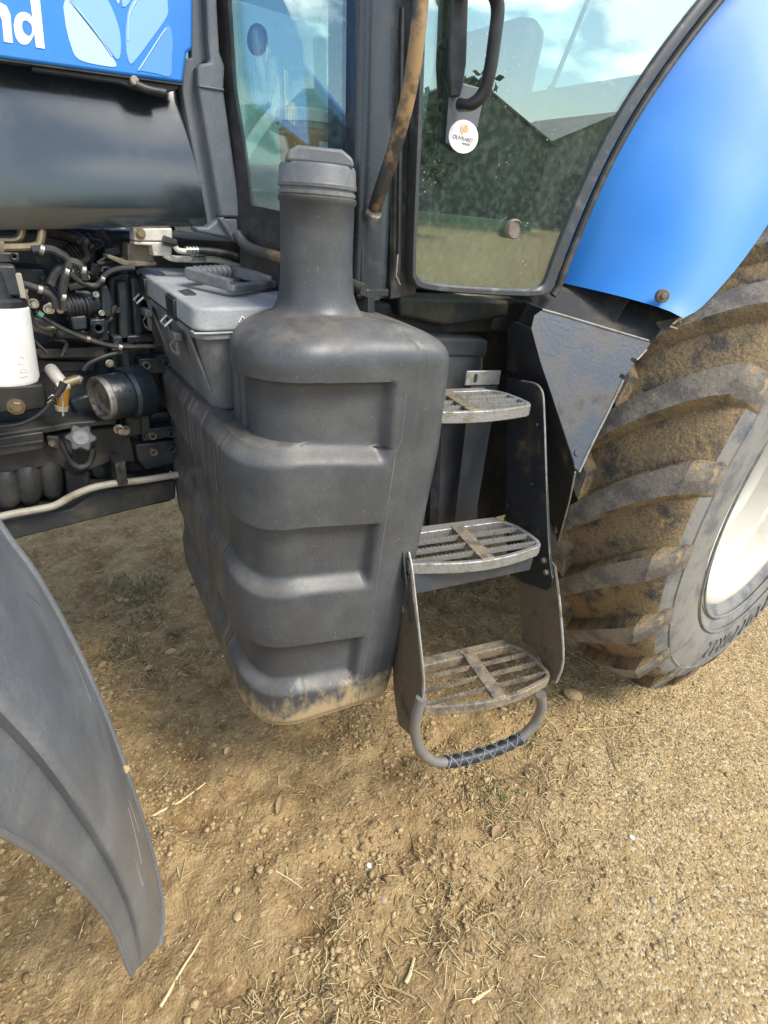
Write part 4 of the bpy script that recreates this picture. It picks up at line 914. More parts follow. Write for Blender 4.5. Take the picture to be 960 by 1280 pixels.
b.add([Mo @ Vector((eh*.24*math.cos(2*math.pi*i/28), eh*.24*math.sin(2*math.pi*i/28), .0004)) for i in range(28)], [tuple(range(28))], 2)
arc = [Mo @ Vector((eh*.42*math.cos(a), eh*.42*math.sin(a), .0006)) for a in [2.4+1.9*i/10 for i in range(11)]]; arc2 = [Mo @ Vector((eh*.33*math.cos(a), eh*.33*math.sin(a), .0006)) for a in [2.4+1.9*i/10 for i in range(11)]]
b.grid([arc, arc2], 2)
b.build('dealer_sticker', [M_white, M_ink, M_orange], DOOR, fix=False)
c_ = Dp(640, 286, .012); b = MB(); b.lathe([(.024, .0), (.024, .012), (.021, .016), (.019, .012), (.0, .012)], c_, dn, 30); b.build('glass_fixing_knob', mat('knob_plastic', (.2, .17, .14), .5, col2=(.12, .1, .09), scale=30), DOOR, ang=30)
MB().tube([Dp(624, 268, -.05), Dp(690, 110, -.1)], .011, 10).build('gas_strut', M_trim, DOOR); MB().tube([Dp(690, 110, -.1), Dp(735, 0, -.12)], .006, 8).build('gas_strut_rod', M_steel, DOOR)
# interior: floor tunnel, seat, console, far frame, roof
INT = empty('cab_interior', (1.45, 1.95, 1.64), T)
MB().box((1.55, 1.92, 1.80), (.46, .5, .12)).build('seat_cushion', M_black, INT, bevel=.05, seg=3)
MB().box((1.80, 1.92, 2.15), (.14, .5, .7), Matrix.Rotation(.12, 3, 'Y')).build('seat_back', M_black, INT, bevel=.06, seg=3)
MB().box((1.5, 1.92, 1.69), (.25, .3, .12)).build('seat_base', M_black, INT, bevel=.01)
MB().box((.98, 1.95, 1.80), (.12, .4, .36)).build('dash_console', M_interior, INT, bevel=.03)
MB().box((1.5, 1.52, 1.76), (.6, .14, .22)).build('side_console', M_floorc, INT, bevel=.03)
b = MB(); wc = Vector((1.2, 1.95, 2.1)); ax = Vector((-.6, 0, .8))
a1 = ax.orthogonal().normalized(); a2 = ax.normalized().cross(a1)
b.tube([wc+(a1*math.cos(2*math.pi*i/32)+a2*math.sin(2*math.pi*i/32))*.2 for i in range(33)], .014, 10, caps=False); b.tube([wc+a1*.2, wc-a1*.2], .012, 8); b.tube([wc, Vector((1.02, 1.95, 1.86))], .03, 12); b.build('steering_wheel', M_black, INT)
MB().box((1.6, 1.98, 3.12), (1.5, 1.4, .14)).build('cab_roof', M_black, CAB, bevel=.05)
MB().box((2.22, 1.95, 2.0), (.06, 1.35, .75)).build('rear_wall', M_black, CAB, bevel=.01)
MB().box((1.5, 2.52, 1.72), (1.4, .05, .22)).build('far_wall', M_interior, CAB, bevel=.01)
for x, y in ((.82, 2.6), (2.2, 2.6), (2.25, 1.3)): MB().box((x, y, 2.35), (.07, .07, 1.3)).build('cab_post', M_black, CAB, bevel=.015)
MB().prism([(.8, 2.53, 1.8), (2.25, 2.53, 1.8), (2.25, 2.6, 3.05), (.8, 2.6, 3.05)], (0, .006, 0)).build('far_pane', M_glassf, CAB)
MB().box((.92, 1.62, 1.86), (.3, .42, .06)).build('dash_shelf', M_interior, INT, bevel=.01)

# ---------------- blue rear fender
wc2 = Vector((2.574, 0, .985))
FEN = empty('rear_fender', (1.7, 1.0, 1.65), T)
lf = [(692, 351, 1.20), (701, 328, 1.195), (717, 288, 1.185), (741, 232, 1.17), (769, 177, 1.155), (799, 127, 1.14), (838, 69, 1.12), (887, 5, 1.10), (956, -75, 1.08), (1038, -160, 1.06)]
rf = [(851, 393, .83), (872, 381, .815), (900, 352, .805), (928, 318, .80), (960, 272, .80), (1000, 215, .80), (1060, 125, .80), (1120, 40, .80), (1200, -70, .80), (1290, -170, .80)]
L3 = catmull([PY(*p) for p in lf], 3); R3 = catmull([PY(*p) for p in rf], 3); rows = []
for i, (a, c_) in enumerate(zip(L3, R3)):
    row = []; 
    for j in range(13):
        t_ = j/12; q = lerp(a, c_, t_); bow = .028*math.sin(math.pi*t_**1.25)
        q = q+Vector((-.75, -.6, .25)).normalized()*bow
        if t_ > .9: q = q+Vector((.012, -.004, -.01))*((t_-.9)/.1)
        row.append(q)
    rows.append(row)
FP = MB().shell(rows, (.02, .012, 0)).build('fender_skin', M_blue, FEN, ang=50)
for (x, y) in ((826, 373), (700, 339)):
    ti = 0.0
    q = PY(x, y, .842 if x > 800 else 1.155)
    if x > 800: q = lerp(L3[0], R3[0], .83)+Vector((-.75, -.6, .25)).normalized()*.024+Vector((0, 0, .03))
    else: q = L3[0]+Vector((-.004, -.012, .045))
    b = MB(); b.lathe([(.019, -.01), (.019, .004), (.015, .007), (.009, .006), (.009, .011), (.006, .013), (0, .013)], q, Vector((-.62, -.76, .1)), 24); b.build('fender_bolt', M_rustm, FEN, ang=30)
# black inner mudguard behind the blue skin
rows = []
for i in range(18):
    a = math.radians(205-i*7.5); r = 1.14; rows.append([(2.574+r*math.cos(a), y, .985+r*math.sin(a)) for y in (1.33, 1.2, 1.08, .98)])
MB().shell(rows[7:], (.0, 0, .012)).build('inner_mudguard', M_under, FEN, ang=50)
low = [(640, 352), (697, 352), (760, 368), (851, 394), (836, 412), (813, 428), (760, 412), (678, 386), (640, 372)]
ly = [1.20, 1.18, 1.06, .85, .87, .885, .95, 1.11, 1.2]
MB().prism([PY(x, y, v+.012) for (x, y), v in zip(low, ly)], (.012, .02, 0)).build('fender_skirt', M_under, FEN)
b = MB(); 
for k in range(5):
    a_ = PY(838+k*3, 408-k*3, .86); b.tube([a_, a_+Vector((rnd.uniform(-.02, .05), -.02, rnd.uniform(-.01, .04)))], [.004, .0015], 6)
b.build('straw_wisp', M_straw[0], FEN)

# ---------------- access ladder
o3 = Vector((1.036, .687, .615)); dlt = Vector((.029, .16, .387)); psi = -.268
lu = Vector((math.cos(psi), math.sin(psi), 0)); lv = Vector((-math.sin(psi), math.cos(psi), 0))
LAD = empty('access_ladder', o3, T)
def S(k, u, v, z=0): return o3+dlt*k+lu*u+lv*v+UP*z
def step(k, m, m2):
    out = [(-.232, .198), (-.232, .034)] + [(-.215+.40*i/10, .03-.036*math.sin(math.pi*i/10*.92)) for i in range(1, 11)] + [(.203, .034), (.212, .055), (.211, .10), (.20, .155), (.178, .19), (.15, .204)]
    pts = [S(k, u, v) for u, v in out]
    b = MB(); rows = []
    N = len(pts)
    for i in range(N):
        t_ = (pts[(i+1) % N]-pts[i-1]).normalized(); nn = Vector((-t_.y, t_.x, 0))
        cen = S(k, 0, .1); nn = nn if (cen-pts[i]).dot(nn) > 0 else -nn
        w = .014
        rows.append([pts[i]+UP*.0, pts[i]+nn*w+UP*.0, pts[i]+nn*w-UP*.034, pts[i]-UP*.034])
    rows.append(rows[0]); b.grid(rows, close=True); b.build('tread_frame', m, LAD, bevel=.004)
    MB().prism([S(k, -.022, .0, .003), S(k, .022, .0, .003), S(k, .022, .2, .003), S(k, -.022, .2, .003)], UP*-.012).build('tread_centre_strip', m2, LAD, bevel=.003)
    for v in (.048, .095, .142):
        uL, uR = -.222, (.2 if v < .1 else .192)
        for ua, ub in ((uL, -.02), (.02, uR)):
            n_ = int((ub-ua)/.0065); top = []
            for i in range(n_+1): top.append(S(k, lerp(ua, ub, i/n_), v, .003 if i % 2 else -.001))
            b = MB(); b.prism(top+[S(k, ub, v, -.016), S(k, ua, v, -.016)], lv*.0055); b.build('tread_bar', m, LAD)
    MB().prism([S(k, -.232, .196, -.001), S(k, .155, .2, -.001), S(k, .155, .226, -.001), S(k, -.232, .226, -.001)], UP*-.035).build('tread_back_bar', m, LAD, bevel=.003)
step(0, M_stepd, M_stepd); step(1, M_step, M_stepd); step(2, M_step, M_stepd)
# side plates
pr = S(0, .217, 0)
def LR(x, y, off=0.0): return PN(x, y, pr+lu*off, lu)
MB().prism([LR(x, y, .002) for x, y in ((633, 470), (650, 476), (668, 479), (677, 488), (680, 510), (683, 600), (687, 690), (691, 722), (689, 733), (682, 738), (655, 729), (633, 714))], lu*.006).build('side_plate', M_plate, LAD, bevel=.0015)
MB().tube([LR(x, y, .004) for x, y in ((652, 476), (668, 479), (677, 488), (680, 510), (683, 600), (687, 690), (691, 722))], .003, 6, smooth=3).build('side_plate_edge', M_edge, LAD)
MB().prism([LR(x, y, .012) for x, y in ((640, 700), (680, 690), (694, 709), (698, 740), (701, 770), (704, 826), (695, 853), (684, 845), (672, 815), (652, 800), (648, 740))], lu*.006).build('lower_side_plate', M_platemud, LAD, bevel=.0015)
MB().tube([LR(x, y, .015) for x, y in ((694, 709), (698, 740), (701, 770), (704, 826), (695, 853))], .0042, 6, smooth=3).build('side_plate_edge', M_edge, LAD)
pl_ = S(0, -.236, 0)
def LL(x, y, off=0.0): return PN(x, y, pl_-lu*off, lu)
MB().prism([LL(x, y, .002) for x, y in ((508, 690), (514, 700), (518, 745), (524, 790), (530, 850), (528, 880), (514, 918), (500, 905), (494, 860), (490, 750), (498, 700))], lu*-.006).build('lower_side_plate', M_platemud, LAD, bevel=.0015)
MB().tube([LL(x, y, .005) for x, y in ((511, 690), (515, 710), (519, 745), (524, 790), (530, 850), (528, 878))], .0035, 6, smooth=3).build('side_plate_edge', M_edge, LAD)
MB().prism([S(1, -.238, .02, -.06), S(1, -.238, .2, -.06), S(2, -.238, .2, .0), S(2, -.238, .05, .0)], lu*-.006).build('side_plate', M_plate, LAD, bevel=.0015)
def lbolt(fn, x, y, r=.011, m=M_plate):
    c_ = fn(x, y, .0); b = MB(); b.lathe([(r*1.4, 0), (r*1.4, .002), (r, .002), (r, .009), (r*.8, .011), (0, .011)], c_, -lu, 12); b.build('ladder_bolt', m, LAD, ang=30)
for x, y in ((673, 531), (650, 706), (660, 708), (681, 700), (664, 700), (684, 715), (636, 632), (667, 605)): lbolt(LR, x, y, .008 if y > 650 else .007, M_rustm if y > 690 else M_plate)
lbolt(LL, 506, 760, .013, M_steel)
# cross brace under the middle step
MB().prism([S(1, -.236, .03, -.036), S(1, .2, .05, -.036), S(1, .2, .05, -.105), S(1, -.236, .03, -.105)], lv*.006).build('cross_brace', M_fin, LAD, bevel=.002)
# rear frame of the ladder with a slotted ear
MB().prism([S(2, .09, .235, .05), S(2, .217, .235, .05), S(2, .217, .235, .003), S(2, .09, .235, .003)], lv*.006).build('mounting_ear', M_edge, LAD, bevel=.003)
b = MB(); c_ = S(2, .125, .2335, .027); sl_ = [c_+lu*.006*math.cos(a)+UP*(.006*math.sin(a)+(.008 if math.sin(a) > 0 else -.008)) for a in [2*math.pi*i/20 for i in range(20)]]; b.prism(sl_, lv*.001); b.build('ear_slot', M_black, LAD)
MB().prism([S(2, .115, .24, .0), S(2, .217, .24, .0), S(2, .217, .24, -.52), S(2, .13, .24, -.52)], lv*.008).build('rear_upright', M_fin, LAD, bevel=.003)
# bottom loop with a cross-hatched grip
lp = [(527, 872, 0), (521, 893, 0), (519, 915, 0), (526, 938, 0), (545, 952, 0), (575, 950, 0), (610, 940, 0), (645, 926, 0), (668, 905, 0), (677, 885, 0), (676, 868, 0)]
lq = [PN(x, y, S(0, 0, .035), lv) for x, y, _ in lp]
loop = MB().tube(lq, .0165, 16, smooth=5).build('foot_loop', mat('loop_tube', (.19, .18, .165), .55, .2, col2=(.28, .22, .14), scale=14, lo=.48, hi=.7, bump=.2), LAD)
gq = [PN(x, y, S(0, 0, .035), lv) for x, y in ((557, 953), (580, 949), (605, 942), (630, 933), (652, 922))]
gq = catmull(gq, 6); b = MB(); b.tube(gq, .0195, 16); b.build('loop_grip', M_black, LAD)
tot = len(gq)-1
for hand in (1, -1):
    for ph in range(2):
        pts = []
        for i in range(73):
            t_ = i/72; f_ = t_*tot; q = lerp(gq[min(int(f_), tot-1)], gq[min(int(f_), tot-1)+1], f_-min(int(f_), tot-1)); tg = (gq[-1]-gq[0]).normalized()
            a1 = tg.cross(UP).normalized(); a2 = tg.cross(a1); an = hand*t_*2*math.pi*3.5+ph*math.pi
            pts.append(q+(a1*math.cos(an)+a2*math.sin(an))*.0195)
        MB().tube(pts, .003, 5).build('grip_rib', M_trim, LAD)
# folded steel guard between ladder and tyre
fp0, fp1, fp2 = PY(664, 410, 1.08), PY(813, 427, .885), PY(721, 590, .86)
fn_ = (fp1-fp0).cross(fp2-fp0).normalized(); fn_ = fn_ if fn_.dot(C0-fp0) > 0 else -fn_
def FN(x, y, off=0.0): return PN(x, y, fp0+fn_*off, fn_)
GUA = empty('step_guard', fp2, T)
MB().prism([FN(x, y) for x, y in ((664, 410), (668, 394), (678, 387), (700, 393), (760, 411), (811, 426), (813, 430), (808, 437), (796, 450), (790, 447), (788, 450), (793, 454), (782, 470), (776, 467), (774, 471), (779, 475), (760, 515), (740, 555), (724, 590), (717, 583), (715, 572), (690, 495), (675, 451))], fn_*-.004).build('guard_plate', M_fin, GUA, bevel=.001)
MB().tube([FN(x, y, .001) for x, y in ((779, 475), (760, 515), (740, 555), (724, 590))], .0035, 6).build('guard_edge', M_edge, GUA)
MB().tube([FN(x, y, .001) for x, y in ((678, 387), (700, 393), (760, 411), (811, 426))], .003, 6).build('guard_edge', M_edge, GUA)
MB().tube([FN(x, y, .001) for x, y in ((808, 437), (796, 450))], .003, 6).build('guard_edge', M_edge, GUA)
# dark return of the guard
gpts = [(664, 410), (675, 451), (690, 495), (716, 575), (719, 590), (712, 625), (700, 670), (691, 705), (687, 690), (683, 560), (679, 490), (668, 478), (634, 463), (634, 412), (642, 402)]
gyo = [1.08, None]
rp = FN(664, 410); r1 = FN(719, 588); r2_ = PY(634, 440, 1.22)
rn = (r1-rp).cross(r2_-rp).normalized(); rn = rn if rn.dot(C0-rp) > 0 else -rn
MB().prism([PN(x, y, rp, rn) for x, y in gpts], rn*-.004).build('guard_return', M_plate, GUA, bevel=.001)
MB().tube([PN(x, y, rp+rn*.001, rn) for x, y in ((719, 590), (712, 625), (700, 670), (692, 703))], .003, 6).build('guard_edge', M_edge, GUA)
b = MB(); b.lathe([(.01, 0), (.01, .003), (.004, .003), (0, .003)], FN(722, 566, .001), fn_, 14); b.build('guard_rivet', M_fin, GUA)
MB().prism([PY(585, 385, 1.5), PY(645, 385, 1.5), PY(645, 640, 1.5), PY(585, 655, 1.5)], (0, .08, 0)).build('dark_gap_backing', M_under, LAD)  # black sheet added for the deep shade in the gap behind the ladder
# grey plastic battery box behind the ladder
BX = MB(); bx = [PY(540, 425, 1.42), PY(606, 424, 1.36), PY(597, 655, 1.36), PY(530, 668, 1.38)]
BAT = empty('battery_box', bx[2], T)
tl, tr, br, bl = PY(500, 418, 1.30), PY(606, 424, 1.30), PY(598, 655, 1.26), PY(500, 672, 1.24)
MB().prism([bl, br, tr, tl], (.12, .3, 0)).build('box_body', M_tank, BAT, bevel=.02, seg=3)
MB().prism([tl+Vector((-.01, -.012, -.06)), tr+Vector((.006, -.012, -.06)), tr+Vector((.006, -.012, .0)), tl+Vector((-.01, -.012, 0))], (.11, .28, .0)).build('box_lid', M_tank, BAT, bevel=.012, seg=3)
MB().prism([PY(541, 535, 1.255), PY(552, 535, 1.255), PY(548, 660, 1.225), PY(537, 660, 1.225)], (0, .05, 0)).build('box_slot', M_black, BAT)

# ---------------- fuel tank
TK = empty('fuel_tank', (.7, 1.25, .5), T)
def rpoly(cs, rad, ne, na=8):
    """rounded polygon with a fixed number of points; returns points and (corner or edge) tags"""
    out = []; tg = []; n = len(cs)
    info = []
    for i in range(n):
        p = Vector(cs[i]); a = (Vector(cs[i-1])-p).normalized(); b_ = (Vector(cs[(i+1) % n])-p).normalized()
        ang = a.angle(b_); d = rad[i]/math.tan(ang/2); c = p+(a+b_).normalized()*(rad[i]/math.sin(ang/2)); info.append((p+a*d, p+b_*d, c))
    for i in range(n):
        s_, e_, c = info[i]; v0 = s_-c; v1 = e_-c; th = v0.angle(v1); sg = 1 if v0.x*v1.y-v0.y*v1.x > 0 else -1
        for k in range(na+1):
            a = sg*th*k/na; out.append(c+Vector((v0.x*math.cos(a)-v0.y*math.sin(a), v0.x*math.sin(a)+v0.y*math.cos(a)))); tg.append((i, 'c', k/na))
        nx = info[(i+1) % n][0]; m = ne[i]
        for k in range(1, m): out.append(e_.lerp(nx, k/m)); tg.append((i, 'e', k/m))
    return out, tg
NE = [6, 40, 40, 6]
def low_out(t):            # corners: inner rear, outer rear, outer front, inner front
    return rpoly([(1.12, 1.74), (lerp(.828, .95, t), lerp(.948, .965, t)), (lerp(.415, .42, t), lerp(1.025, 1.03, t)), (lerp(.452, .445, t), 1.74)], [.06, lerp(.04, .05, t), lerp(.16, .15, t), .10], NE, 10)
def high_out(t):
    k = smooth(.45, 1.0, t)*.0
    return rpoly([(1.12, 1.74), (.95, .965), (.42, 1.03), (.50, 1.27)], [.06, .05, .15, .06], NE, 10)
ZB, ZL, ZS = .50, 1.362, 1.618
NL = 170
lev = [ZB+(ZL-ZB)*i/NL for i in range(NL+1)]
GRV = [(.635, .80), (.975, 1.16), (1.335, 1.508)]
def groove(z, u):
    """depth of the moulded recesses: sharp upper lip, sloping lower ledge; u = 1 on the recessed run, 0 outside"""
    d = 0
    for lo, hi in GRV:
        d = max(d, smooth(lo-.016, lo+.034, z)*(1-smooth(hi-.004, hi+.004, z)))
    return d*u*.036
rows = []
def ring_at(z, kind, t, inset=0.0, dz=0.0):
    pts, tg = (low_out if kind == 'l' else high_out)(t)
    n = len(pts); row = []
    for i in range(n):
        p = pts[i]; nr = Vector((pts[(i+1) % n].y-pts[i-1].y, -(pts[(i+1) % n].x-pts[i-1].x)))
        nr = nr.normalized(); cen = Vector((.75, 1.3)); nr = nr if nr.dot(p-cen) > 0 else -nr
        ci, kd, f_ = tg[i]
        # u: outer face is edge 1 (outer rear to outer front); it runs on round corner 2 and along edge 2
        u = 0; xr = lerp(.828, .95, t) if kind == 'l' else .95; gx = (xr-p.x)/(xr-.42)
        if ci == 1 and kd == 'e': u = smooth(.30, .355, gx)
        elif ci == 2: u = lerp(1, .8, f_) if kd == 'c' else lerp(.8, .5, smooth(0, .45, f_))
        elif ci == 3 and kd == 'c': u = .5*(1-smooth(.0, .6, f_))
        front = max(0., p.y-1.06) if (ci == 2 or ci == 3 or (ci == 0)) else 0.
        fz = smooth(ZB-.1, ZB+.02, z)*(1-smooth(1.36, ZL, z))
        zo = .06*(1-min(1, max(0, (gx-.075)/.64))) if (ci == 1 and kd == 'e') else (.06 if ci < 1 or (ci == 1 and kd == 'c') else 0)
        d = groove(z, u)+inset; zo *= smooth(.52, .66, z)*(1-smooth(1.36, 1.53, z)*.7)
        q = p-nr*d
        seam = -.0025 if (ci == 1 and kd == 'e' and abs(f_-.155) < .008) else 0
        q = q+nr*seam
        row.append((q.x, q.y, z+dz-zo*.8+(lerp(lerp(.36, .22, smooth(.5, .95, z)), .085, smooth(1.15, ZL, z))*front if kind == 'l' else 0)))
    return row
rows.append(ring_at(ZB, 'l', 0, .05)); rows.append(ring_at(ZB, 'l', 0, .015, .0)); 
for z in lev:
    ins = .012*(1-smooth(ZB, ZB+.03, z))
    t_ = (z-ZB)/(ZL-ZB)
    rows.append(ring_at(z, 'l', t_, ins))
nc = Vector((.695, 1.20, 0))
ZH = 1.532; SH = ZS-ZH
for z in [ZL+.004+(ZH-ZL-.004)*i/26 for i in range(27)]: rows.append(ring_at(z, 'h', 0))
for k in range(1, 31):                       # the shoulder closes like a bottle into the neck
    a = k/30*math.pi/2; kk = 1-math.cos(a); zz = ZH+SH*math.sin(a)
    base = rows[2+NL+1+26]
    row = []
    for x, y, _ in base:
        d = Vector((x-nc.x, y-nc.y)); u_ = d.normalized(); r0 = d.length; r1 = .098+.0*r0
        rr_ = lerp(r0, r1, kk**1.25*.93); row.append((nc.x+u_.x*rr_, nc.y+u_.y*rr_, zz+.012*kk*kk))
    rows.append(row)
last = rows[-1]
for kk, zz in ((.35, ZS+.022), (.6, ZS+.036), (.8, ZS+.055), (.92, ZS+.08), (1.0, ZS+.115)):
    row = []
    for x, y, _ in last:
        d = Vector((x-nc.x, y-nc.y)); u_ = d.normalized(); rr_ = lerp(d.length, .0825, kk); row.append((nc.x+u_.x*rr_, nc.y+u_.y*rr_, zz))
    rows.append(row)
b = MB(); b.grid(rows, close=True); n_ = len(rows[0])
b.f.append(tuple(range(n_))); b.m.append(0); b.f.append(tuple(range(len(b.v)-n_, len(b.v)))); b.m.append(0)
tb = b.build('tank_body', M_tank, TK, ang=60)
_, tg_ = low_out(0); si = min((i for i in range(len(tg_)) if tg_[i][0] == 1 and tg_[i][1] == 'e'), key=lambda i: abs(tg_[i][2]-.31))
MB().tube([Vector(rows[i][si]) for i in range(4, NL+1+2+22, 4)], .0016, 6).build('mould_seam', M_boxd, TK)
# neck, flared into the shoulder, slightly oval
prof = [(.0825, ZS+.113), (.082, 1.80), (.082, 1.853), (.086, 1.857), (.086, 1.865), (.08, 1.869)]
MB().lathe([(r, z) for r, z in prof], nc, UP, 56, cap=False).build('filler_neck', M_tank, TK, ang=50, fix=False)
cap = MB(); cap.lathe([(r, z-.019) for r, z in [(.080, 1.886), (.0835, 1.889), (.0835, 1.895), (.080, 1.897), (.080, 1.9), (.0845, 1.902), (.0855, 1.908), (.0835, 1.912), (.082, 1.938), (.079, 1.944), (.0, 1.946)]], nc, UP, 56)
CP = cap.build('filler_cap', M_boxd, TK, ang=35)
gd = Vector((.90, -.42, 0)).normalized(); gs = Vector((-gd.y, gd.x, 0))
bar = [(-.072, 0), (.072, 0), (.068, .016), (.045, .030), (-.045, .030), (-.066, .018)]
MB().prism([nc+gd*a+UP*(1.924+h)-gs*.055 for a, h in bar], gs*.05).build('cap_grip', M_boxd, TK, bevel=.006)
# mould seam and dry mud splashed along the foot
def foot(t_, z, off):          # point on the outer face near the bottom
    pts, tg = low_out((z-ZB)/(ZL-ZB)); sel = [p for p, q in zip(pts, tg) if (q[0] == 1 and q[1] == 'e') or (q[0] == 2)]
    f_ = t_*(len(sel)-1); i = min(int(f_), len(sel)-2); p = sel[i].lerp(sel[i+1], f_-i); return p, sel[i+1]-sel[i]

# ---------------- toolbox standing on the tank ledge (a thing of its own)
tx0, tx1, ty0, ty1 = .428, .735, 1.275, 1.76
TB = empty('toolbox', (.58, 1.5, 1.40)); tag(TB, 'grey plastic toolbox with folding handle sitting beside the tank filler neck', 'toolbox')
tilt = .085
def tp(x, y, z): return Vector((x, y, z+tilt*(y-ty0)))
def rbox(name, x0, x1, y0, y1, z0, z1, ins, r, m, bev=.0, cut=None):
    rows = []; L_ = 7
    for i in range(L_+1):
        t_ = i/L_; z = lerp(z0, z1, t_); k = ins*(1-t_)
        pts, _ = rpoly([(x0+k, y0+k), (x1-k, y0+k), (x1-k, y1-k), (x0+k, y1-k)], [r]*4, [8, 4, 8, 8], 6)
        rows.append([tp(p.x, p.y, z) for p in pts])
    mb = MB(); mb.grid(rows, close=True); n = len(rows[0]); mb.f.append(tuple(range(n))); mb.m.append(0); mb.f.append(tuple(range(len(mb.v)-n, len(mb.v)))); mb.m.append(0)
    return mb.build(name, m, TB, bevel=bev, seg=4, ang=45)
rbox('box_body', tx0+.008, tx1-.008, ty0+.006, ty1-.006, 1.366, 1.572, .04, .04, M_boxd, .012)
lid = rbox('box_lid', tx0, tx1, ty0, ty1, 1.578, 1.630, -.004, .035, M_box, .016)
rim = rbox('box_rim', tx0-.003, tx1+.003, ty0-.003, ty1+.003, 1.560, 1.574, .0, .037, M_boxd, .003)
for yv in (ty0+.15, ty1-.10):
    b = MB(); b.prism([tp(tx0-.009, yv-.03, 1.574), tp(tx0-.009, yv+.03, 1.574), tp(tx0-.009, yv+.03, 1.622), tp(tx0-.009, yv-.03, 1.622)], (.014, 0, 0)); b.prism([tp(tx0-.005, yv-.03, 1.622), tp(tx0-.005, yv+.03, 1.622), tp(tx0+.05, yv+.028, 1.6325), tp(tx0+.05, yv-.028, 1.6325)], (0, 0, .003)); b.build('latch_recess', M_black, TB, bevel=.002)
    MB().tube([tp(tx0-.012, yv-.02, 1.575), tp(tx0-.03, yv-.018, 1.56), tp(tx0-.03, yv+.018, 1.56), tp(tx0-.012, yv+.02, 1.575)], .003, 8).build('latch_wire', M_chrome, TB)
    b = MB(); b.box(tp(tx0-.006, yv-.01, 1.535), (.02, .05, .02)); b.box(tp(tx0-.002, yv-.01, 1.505), (.012, .012, .04)); b.build('latch_hook', M_boxd, TB, bevel=.003)
    MB().tube([tp(tx0-.004+.008*0, yv+.012, 1.52), tp(tx0-.012, yv+.018, 1.505), tp(tx0-.012, yv+.004, 1.495), tp(tx0-.006, yv-.004, 1.487)], .0025, 6).build('latch_spring', M_steel, TB)
for yv in (ty0+.05, ty0+.24, ty0+.36):
    MB().prism([tp(tx0+.004, yv, 1.56), tp(tx0+.004, yv+.02, 1.56), tp(tx0+.045, yv+.02, 1.42), tp(tx0+.045, yv, 1.42)], (-.008, 0, 0)).build('body_rib', M_boxd, TB, bevel=.003)
MB().tube([tp(tx0-.004, ty0+.02, 1.576), tp(tx0-.004, ty0-.0, 1.576), tp(tx0+.03, ty0-.005, 1.576), tp(tx1-.02, ty0-.005, 1.576)], .003, 6).build('rim_bead', M_box, TB)
# handle lying back on the lid
hz = 1.634
hc = tp((tx0+tx1)/2+.02, ty0+.20, hz); ha = Vector((.86, .5, 0)).normalized(); hb = Vector((-.5, .86, 0)).normalized()
hy_ = .088; hx_ = .066
def H(a, b_, z): return hc+ha*a+hb*b_+UP*(z+tilt*(b_*.8))
for a0 in (-hy_, hy_):
    MB().prism([H(a0-.011, -hx_, .006), H(a0-.011, hx_, .012), H(a0-.011, hx_+.008, .03), H(a0-.011, hx_, .042), H(a0-.011, -hx_, .034)], ha*.022).build('handle_arm', M_boxd, TB, bevel=.005, seg=3)
MB().tube([H(-hy_, hx_, .026), H(hy_, hx_, .026)], .014, 14).build('handle_grip', M_boxd, TB)
MB().prism([H(-hy_-.008, -hx_-.012, .004), H(hy_+.008, -hx_-.012, .004), H(hy_+.012, -hx_-.012, .014), H(hy_+.006, -hx_-.012, .024), H(-hy_-.006, -hx_-.012, .024), H(-hy_-.012, -hx_-.012, .014)], hb*.026).build('handle_bar', M_boxd, TB, bevel=.006, seg=3)
for k in range(7): 
    q = H(lerp(-.06, .06, k/6), hx_, .026); MB().lathe([(.0135, -.005), (.0175, 0), (.0135, .005)], q, ha, 12).build('handle_ridge', M_boxd, TB)
b = MB(); q = tp(tx0+.11, ty0-.0045, 1.604)
for s_ in (-1, 1): b.tube([q+UP*.008, q+Vector((s_*.010, 0, -.006))], .0012, 5)
b.build('arrow_mark', M_white, TB)
# black rounded canister behind the neck
cc = PY(385, 350, 1.62); MB().tube([cc+Vector((-.09, 0, -.03)), cc+Vector((-.07, 0, -.01)), cc+Vector((.0, 0, 0)), cc+Vector((.12, 0, -.01))], [.02, .04, .046, .046], 18, smooth=3).build('brake_reservoir', M_boxd, CAB, ang=60)
MB().prism([PY(300, 318, 1.62), PY(470, 380, 1.62), PY(640, 380, 1.62), PY(640, 470, 1.62), PY(300, 470, 1.62)], (0, .06, 0)).build('firewall', M_under, CAB)
MB().prism([PY(500, 372, 1.32), PY(636, 376, 1.30), PY(636, 396, 1.30), PY(560, 408, 1.32), (PY(500, 395, 1.32))], (0, .3, 0)).build('door_sill', M_under, CAB, bevel=.01)

# ---------------- tub on the dash shelf, seen through the front side window
tcen = G(394, 196, -.115); tz1 = G(394, 152, -.115).z; tr_ = .094
tub = empty('plastic_tub', (tcen.x, tcen.y, 1.89)); tag(tub, 'round clear tub with pale lid and orange label behind the cab window', 'tub')
base = Vector((tcen.x, tcen.y, 0)); zt = tz1
MB().lathe([(tr_*.88, 1.892), (tr_*.9, 1.9), (tr_*.97, zt-.012), (tr_*.97, zt)], base, UP, 48).build('tub_body', mat('tub_plastic', (.5, .48, .42), .35), tub, ang=40)
MB().lathe([(tr_*.935, zt-.095), (tr_*.985, zt-.024)], base, UP, 48, cap=False).build('tub_label', M_label, tub, fix=False)
MB().lathe([(tr_*.99, zt-.012), (tr_*1.06, zt-.012), (tr_*1.07, zt+.008), (tr_*1.03, zt+.014), (0, zt+.014)], base, UP, 48).build('tub_lid', M_lid, tub, ang=30)
vdir = (C0-base); vdir.z = 0; vdir.normalize(); a0 = math.atan2(vdir.y, vdir.x); mb = MB()
txt = 'USINAGE | ELECTRICIEN | MECANIQUE'
